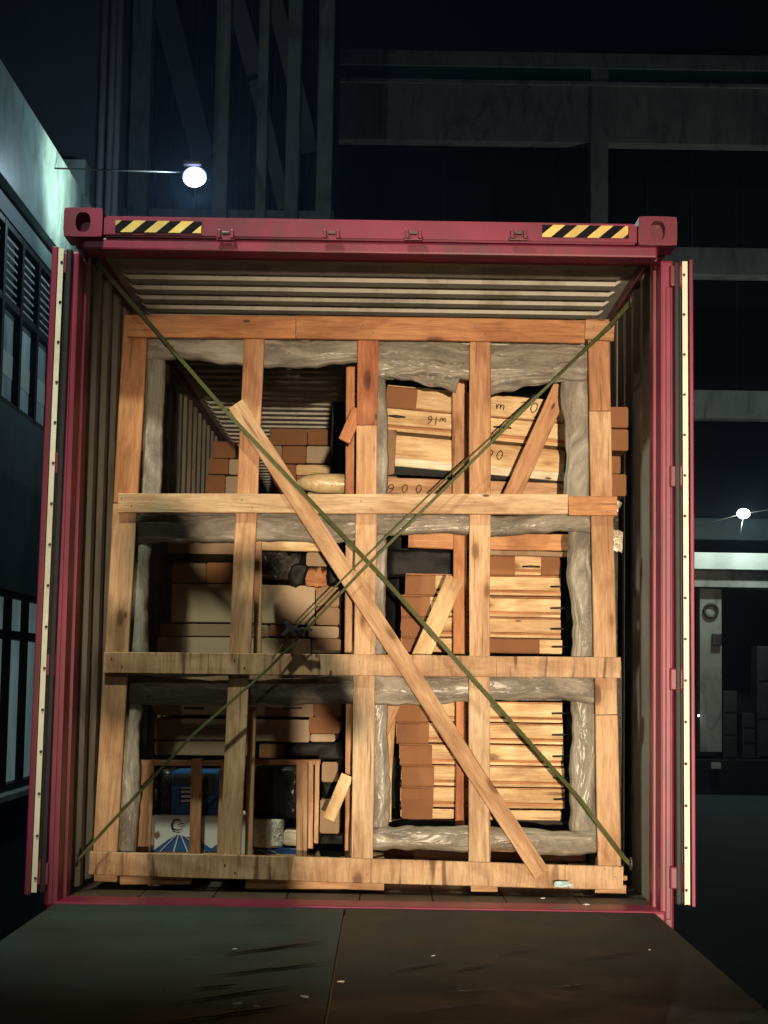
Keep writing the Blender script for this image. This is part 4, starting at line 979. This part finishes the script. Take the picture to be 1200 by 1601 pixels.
# floodlight on its bracket
fl = thing('flood_light', WALLMP, 'bright white floodlight on a thin arm above the container roof', 'lamp')
bm = bmesh.new(); bmesh.ops.create_uvsphere(bm, u_segments=20, v_segments=12, radius=0.080)
for v in bm.verts: v.co.z *= 0.8; v.co.y *= 0.5
link('lamp_glass', bm_done(bm, 'lamp_glass', True), LEDW, fl, WALLMP + Vector((0, 0.0, 0.05)))
bm = bmesh.new(); bmesh.ops.create_uvsphere(bm, u_segments=24, v_segments=12, radius=0.106)
for v in bm.verts: v.co.z *= 0.85; v.co.y *= 0.3
link('rim_glow', bm_done(bm, 'rim_glow', True), LEDRIM, fl, WALLMP + Vector((0, 0.05, 0.05)))
box('lamp_housing', WALLMP + Vector((-0.02, 0.06, 0.165)), (0.16, 0.12, 0.05), STEEL, fl, 0.015)
e = Vector((XW + 0.08, WALLMP.y + 0.1, WALLMP.z + 0.12))
link('bracket_arm', tube_mesh([Vector((0, 0, 0)), e - (WALLMP + Vector((0, 0.1, 0.10)))], 0.008, 8), FRAMEB, fl, WALLMP + Vector((0, 0.1, 0.10)))

# ================================================================== STAIR TOWER (upper left background)
YT = 18.0
st = thing('stair_tower', (-2.5, YT, 0), 'dark stair tower of pale columns and sloping flights behind the lamp', 'building')
def vcol(x0, x1, ya, yb, Y, m, parent, D=0.35, name='column'):
    a, b = P(x0, ya, Y), P(x1, yb, Y); cx = (P((x0 + x1) / 2, (ya + yb) / 2, Y)).x; wd = (x1 - x0) / (FPX / (Y - CAM.y))
    zt, zb = max(a.z, b.z), min(a.z, b.z); return box(name, (cx, Y + D / 2, (zt + zb) / 2), (wd, D, zt - zb), m, parent, 0.01)
BOT = 1180
for (x0, x1) in ((194, 225), (327, 350), (395, 411), (441, 462), (490, 514)):
    vcol(x0, x1, -260, BOT, YT, CONC, st)
for (p, q, wd) in (((250, -20), (318, 250), 38), ((362, -20), (400, 120), 30), ((424, -20), (480, 215), 26), ((300, 190), (345, 330), 24), ((400, 130), (445, 330), 22)):
    a, b = P(*p, YT + 0.5), P(*q, YT + 0.5); me = board_mesh((b - a).length, wd / (FPX / (YT - CAM.y)), 0.9); link('stair_flight', me, STAIRM, st, (a + b) / 2 + Vector((0, .3, 0)), basis(b - a, Vector((0, 1, 0))))
box('back_wall', (P(350, 200, YT + 1.6).x, YT + 1.7, 10), (3.6, 0.2, 20), VOID, st)
for py in (-120, 345, 560, 780, 1000):
    q = P(350, py, YT + 0.6); box('landing', (q.x, YT + 0.9, q.z), (3.3, 1.2, 0.18), CONC, st)
# vertical mullions in the bays
for px in (238, 262, 300, 368, 384, 424, 476): vcol(px, px + 3, -260, 1000, YT + 1.5, BROWNF, st, 0.06, 'mullion')

# ================================================================== WAREHOUSE (right background)
YB = 28.0
wb = thing('warehouse_building', (8, YB, 0), 'long dark warehouse with grey floor beams behind the container, right', 'building')
def hbeam(yl, yr, x0, x1, h, m, Y=YB, D=0.5, name='floor_beam'):
    a, b = P(x0, yl, Y), P(x1, yr, Y); zc = (P(x0, yl + h / 2, Y).z + P(x0, yl + h / 2, Y).z) / 2; hh = h / (FPX / (Y - CAM.y))
    return box(name, ((a.x + b.x) / 2, Y + D / 2, a.z - hh / 2), (b.x - a.x, D, hh), m, wb, 0.01)
hbeam(76, 85, 490, 1700, 25, CONC); hbeam(101, 109, 490, 1700, 19, TEALB, YB + 0.05, 0.4, 'painted_band'); hbeam(120, 130, 490, 1700, 7, CONC)
hbeam(129, 138, 490, 1700, 92, CONC, YB + 0.08, 0.4, 'wall_band')
hbeam(377, 387, 490, 1700, 44, CONC); hbeam(600, 611, 490, 1700, 44, CONC)
top = P(700, 98, YB).z
bmw = box('rear_wall', (P(1095, 500, YB + 2).x, YB + 2.0, (top - 0.2) / 2), (P(1700, 500, YB).x - P(490, 500, YB).x, 0.3, top - 0.2), VOID, wb)
for (x0, x1) in ((490, 513), (922, 950), (1340, 1368), (1660, 1690)): vcol(x0, x1, 100, 830, YB + 0.02, CONC, wb, 0.45)
for x0 in (600, 690, 780, 860, 1010, 1080, 1150): vcol(x0, x0 + 4, 232, 620, YB + 1.7, GREYB, wb, 0.08, 'mullion')
# canopy band and columns at the ground
hbeam(808, 838, 1000, 1700, 34, CONCD, YB - 0.3, 0.8, 'canopy_wall')
hbeam(862, 870, 1000, 1700, 26, MINTL, YB - 1.2, 1.0, 'canopy_band')
hbeam(890, 898, 1000, 1700, 26, CONC, YB - 0.9, 0.9, 'canopy_beam')
for (x0, x1) in ((1094, 1128), (1290, 1324), (1500, 1534)): vcol(x0, x1, 920, 1176, YB - 0.6, CONC, wb, 0.4)
pl = box('plinth', (P(1350, 1210, YB - 1).x, YB - 0.2, 0.33), (9.5, 1.9, 0.66), VOID, wb, 0.01)
ring = [Vector((math.cos(2 * math.pi * k / 14) * .13, 0, math.sin(2 * math.pi * k / 14) * .13)) for k in range(14)]
o = link('hose_reel', tube_mesh(ring, 0.03, 6, True), STEEL, None, P(1111, 955, YB - 0.66)); props(o, 'round black reel hung on the far pale column', 'hose reel')
o = box('switch_box', P(1120, 1000, YB - 0.66), (0.18, 0.12, 0.24), STEEL, None, 0.02); props(o, 'small dark box on the far column below the reel', 'switch box')
o = box('junction_box', P(1119, 1197, YB - 1.22), (0.19, 0.06, 0.12), WHITEP, None, 0.01); props(o, 'small white box on the far dark plinth', 'junction box')
# machines standing under the canopy
def cabinet(x0, y0, x1, label, Y=YB - 0.4, m=GREYB):
    a, b = P(x0, y0, Y), P(x1, y0, Y); t = thing('machine_cabinet', ((a.x + b.x) / 2, Y, 0.66), label, 'machine', 'machines under the far canopy')
    h = a.z - 0.66; box('cabinet_body', ((a.x + b.x) / 2, Y + .3, 0.66 + h / 2), (b.x - a.x, .6, h), m, t, 0.02)
    for k in range(3): box('cabinet_door', ((a.x + b.x) / 2, Y - 0.012, 0.66 + h * (k + .5) / 3), ((b.x - a.x) * .86, .02, h * .28), m, t, 0.008)
    return t
cabinet(1130, 1080, 1152, 'grey cabinet right of the far column'); cabinet(1160, 1115, 1180, 'low grey cabinet further right under the canopy'); cabinet(1183, 1010, 1215, 'tall dark cabinet at the picture edge under the canopy')
for i, (px, py) in enumerate(((1092, 1119),)):
    bm = bmesh.new(); bmesh.ops.create_uvsphere(bm, u_segments=8, v_segments=6, radius=0.018)
    o = link('indicator_light', bm_done(bm, 'i', True), LEDF, None, P(px, py, YB - 0.75)); props(o, ('tiny lit indicator left of the far column', 'tiny lit indicator above the cabinet', 'tiny lit indicator on the tall dark cabinet')[i], 'indicator light')
# far lamp
FL = P(1162, 803, YB - 2.2)
yl_ = thing('yard_lamp', FL, 'small round white lamp on a wire at the far right', 'lamp')
bm = bmesh.new(); bmesh.ops.create_uvsphere(bm, u_segments=16, v_segments=10, radius=0.125)
for v in bm.verts: v.co.z *= 0.75
link('lamp_glass', bm_done(bm, 'g', True), LEDF, yl_, FL)
link('lamp_cord', tube_mesh([Vector((0, 0, -0.05)), Vector((-0.03, 0, -0.2)), Vector((-0.06, 0, -0.38))], [0.008, 0.01, 0.013], 6), STEEL, yl_, FL)
link('support_wire', tube_mesh([Vector((-1.4, 0.3, -0.35)), Vector((-0.7, .1, -0.2)), Vector((0, 0, 0)), Vector((0.9, 0, 0.15)), Vector((2.4, 0, 0.2))], 0.005, 6), STEEL, yl_, FL)
link('support_post', tube_mesh([Vector((2.4, 0, 0.3)), Vector((2.4, 0, -FL.z))], 0.05, 8), STEEL, yl_, FL)
lamp('yard_lamp_beam', 'POINT', FL + Vector((0, -0.25, -0.12)), 120, (0.84, 1.0, 0.92), 0.06)

# ================================================================== behind the photographer: work light and photographer
wl = thing('work_light', (WORK.x, WORK.y - 0.25, 0), 'warm work light on a tripod stand in the yard behind the ramp', 'lamp')
box('lamp_housing', WORK + Vector((0, -0.22, 0)), (0.34, 0.12, 0.26), STEEL, wl, 0.02)
box('lamp_glass', WORK + Vector((0, -0.152, 0)), (0.28, 0.012, 0.20), LEDWARM, wl, 0.004)
link('stand_pole', tube_mesh([Vector((0, 0, 0.5)), Vector((0, 0, WORK.z - 0.12))], 0.016, 8), STEEL, wl, (WORK.x, WORK.y - 0.22, 0))
for k in range(3):
    a = 2 * math.pi * k / 3; link('stand_leg', tube_mesh([Vector((0, 0, 0.6)), Vector((math.cos(a) * .45, math.sin(a) * .45, 0.01))], 0.012, 8), STEEL, wl, (WORK.x, WORK.y - 0.22, 0))
hp = thing('yard_light_pole', (-3.2, -13.3, 0), 'tall yard light pole behind the ramp', 'lamp')
link('pole', tube_mesh([Vector((0, 0, 0)), Vector((0, 0, 7.3))], [0.07, 0.045], 10), STEEL, hp, (-3.2, -13.3, 0))
box('lamp_head', (-3.2, -13.14, 7.32), (0.3, 0.36, 0.10), STEEL, hp, 0.02)

dl = thing('fill_light', FILL, 'added fill floodlight on an arm over the ramp', 'lamp')  # unseen housing and arm added for the fill light
box('lamp_housing', FILL + Vector((0, -0.10, 0.14)), (0.34, 0.26, 0.08), STEEL, dl, 0.02)
link('bracket_arm', tube_mesh([Vector((0, 0, 0)), Vector((XW - FILL.x, 0, -0.5))], 0.02, 8), STEEL, dl, FILL + Vector((0, -0.1, 0.18)))

BY = -7.42; gz = FZ - 0.004 - (YE - BY) * TD
pe = thing('person', (0.08, BY, gz), 'standing person in dark jacket photographing the container from the ramp', 'person')
def skin(name, verts, edges, rads, mat, parent, levels=2):
    me = bpy.data.meshes.new(name); me.from_pydata([Vector(v) for v in verts], edges, []); me.materials.append(mat)
    o = bpy.data.objects.new(name, me); COL.objects.link(o); o.parent = parent
    m = o.modifiers.new('skin', 'SKIN'); m.use_smooth_shade = True
    for i, r in enumerate(rads): me.skin_vertices[0].data[i].radius = r if isinstance(r, tuple) else (r, r)
    me.skin_vertices[0].data[0].use_root = True
    s = o.modifiers.new('sub', 'SUBSURF'); s.levels = levels; s.render_levels = levels; return o
Hh = 2.235 - gz   # height of the person
k = Hh / 1.65
V = [(0, 0, .90), (0, 0, 1.08), (-.01, 0.0, 1.25), (-.03, .01, 1.37), (-.09, .02, 1.42), (-.15, .04, 1.49), (-.155, .05, 1.57),
     (.19, .01, 1.34), (.27, .14, 1.15), (.11, .42, 1.36), (.09, .50, 1.41),
     (-.22, .01, 1.37), (-.27, .15, 1.17), (-.05, .42, 1.36), (-.02, .50, 1.41),
     (.10, 0, .84), (.13, .03, .46), (.15, -.02, .09), (.16, .12, .04),
     (-.10, 0, .84), (-.14, .03, .46), (-.17, -.02, .09), (-.18, .12, .04)]
V = [(x * k, y * k, z * k) for x, y, z in V]
E_ = [(0, 1), (1, 2), (2, 3), (3, 4), (4, 5), (5, 6), (3, 7), (7, 8), (8, 9), (9, 10), (3, 11), (11, 12), (12, 13), (13, 14), (0, 15), (15, 16), (16, 17), (17, 18), (0, 19), (19, 20), (20, 21), (21, 22)]
Rr = [(.19, .13), (.19, .125), (.21, .13), (.16, .11), .10, (.085, .09), (.075, .085), .062, .048, .036, .026, .062, .048, .036, .026, .085, .06, .045, .035, .085, .06, .045, .035]
pb = skin('body', V, E_, Rr, CLOTH, pe)
# head, hair
hc = Vector((-.155 * k, .05 * k, 1.545 * k))
bm = bmesh.new(); bmesh.ops.create_uvsphere(bm, u_segments=24, v_segments=16, radius=0.1)
for v in bm.verts:
    v.co = Vector((v.co.x * .78, v.co.y * .95, v.co.z * 1.15))
    if v.co.y > .06 and abs(v.co.x) < .018 and -.03 < v.co.z < .012: v.co.y += .02
hd = link('head', bm_done(bm, 'head', True), SKIN, pe, pe.location + hc)
for s in (-1, 1):
    bm = bmesh.new(); bmesh.ops.create_uvsphere(bm, u_segments=8, v_segments=6, radius=0.022)
    for v in bm.verts: v.co.x *= .4; v.co.z *= 1.4
    link('ear', bm_done(bm, 'ear', True), SKIN, hd, pe.location + hc + Vector((s * .08, 0, 0)))
    box('eye', pe.location + hc + Vector((s * .03, .088, .01)), (.022, .01, .010), RUBBER, hd, .003)
box('mouth', pe.location + hc + Vector((0, .083, -.052)), (.042, .01, .008), KRAFT, hd, .002)
bm = bmesh.new(); bmesh.ops.create_uvsphere(bm, u_segments=24, v_segments=16, radius=0.108)
for v in list(bm.verts):
    if v.co.z < -0.02 and v.co.y > -0.02 or (v.co.y > .055 and v.co.z < .07) or v.co.z < -.06: bm.verts.remove(v)
for v in bm.verts: v.co = Vector((v.co.x * .80, v.co.y * .97, v.co.z * 1.12)) + noise.noise_vector(v.co * 30) * .004
hr = link('hair', bm_done(bm, 'hair', True), HAIR, hd, pe.location + hc); hr.modifiers.new('t', 'SOLIDIFY').thickness = .006
for s, cx in ((1, .09), (-1, -.02)):
    base = Vector((cx * k, .50 * k, 1.41 * k))
    tip = CAM + Vector((s * .035, -0.03, 0)) - pe.location
    hv = [base, base.lerp(tip, .5)] ; ed = [(0, 1)]; rd = [(.022, .018), (.030, .016)]
    for f in range(4):
        a0 = len(hv); q = base.lerp(tip, .75) + Vector((s * .01, 0, .03 - f * .019)); hv += [q, q + Vector((s * .012, .03, 0)), q + Vector((-s * .006, .045 - f * .003, .0))]
        ed += [(1, a0), (a0, a0 + 1), (a0 + 1, a0 + 2)]; rd += [.009, .008, .007]
    a0 = len(hv); hv += [hv[1] + Vector((-s * .02, .0, -.01)), hv[1] + Vector((-s * .03, .025, .0))]; ed += [(1, a0), (a0, a0 + 1)]; rd += [.010, .008]
    skin('hand', hv, ed, rd, SKIN, pe, 1)
for s in (-1, 1):
    box('shoe', pe.location + Vector((s * .165 * k, .05, .045)), (.10, .27, .085), RUBBER, pe, .03)
ph = props(box('phone', CAM + Vector((0, -0.045, -0.0)), (0.15, 0.009, 0.075), BLK, None, .004), 'black phone held up in both hands', 'phone')

# thin blue haze added for a glow round the floodlight
hz_m = bpy.data.materials.new('lamp_glow_haze'); hz_m.use_nodes = True; nt = hz_m.node_tree; nt.nodes.remove(nt.nodes['Principled BSDF'])
pv = nt.nodes.new('ShaderNodeVolumePrincipled'); pv.inputs['Color'].default_value = (0.45, 0.62, 1.0, 1); pv.inputs['Density'].default_value = 0.0015; pv.inputs['Anisotropy'].default_value = 0.6
nt.links.new(pv.outputs[0], nt.nodes['Material Output'].inputs['Volume'])
hzb = box('haze', (0, 10, 12), (100, 100, 26), hz_m, None, 0.0); hzb['kind'] = 'stuff'
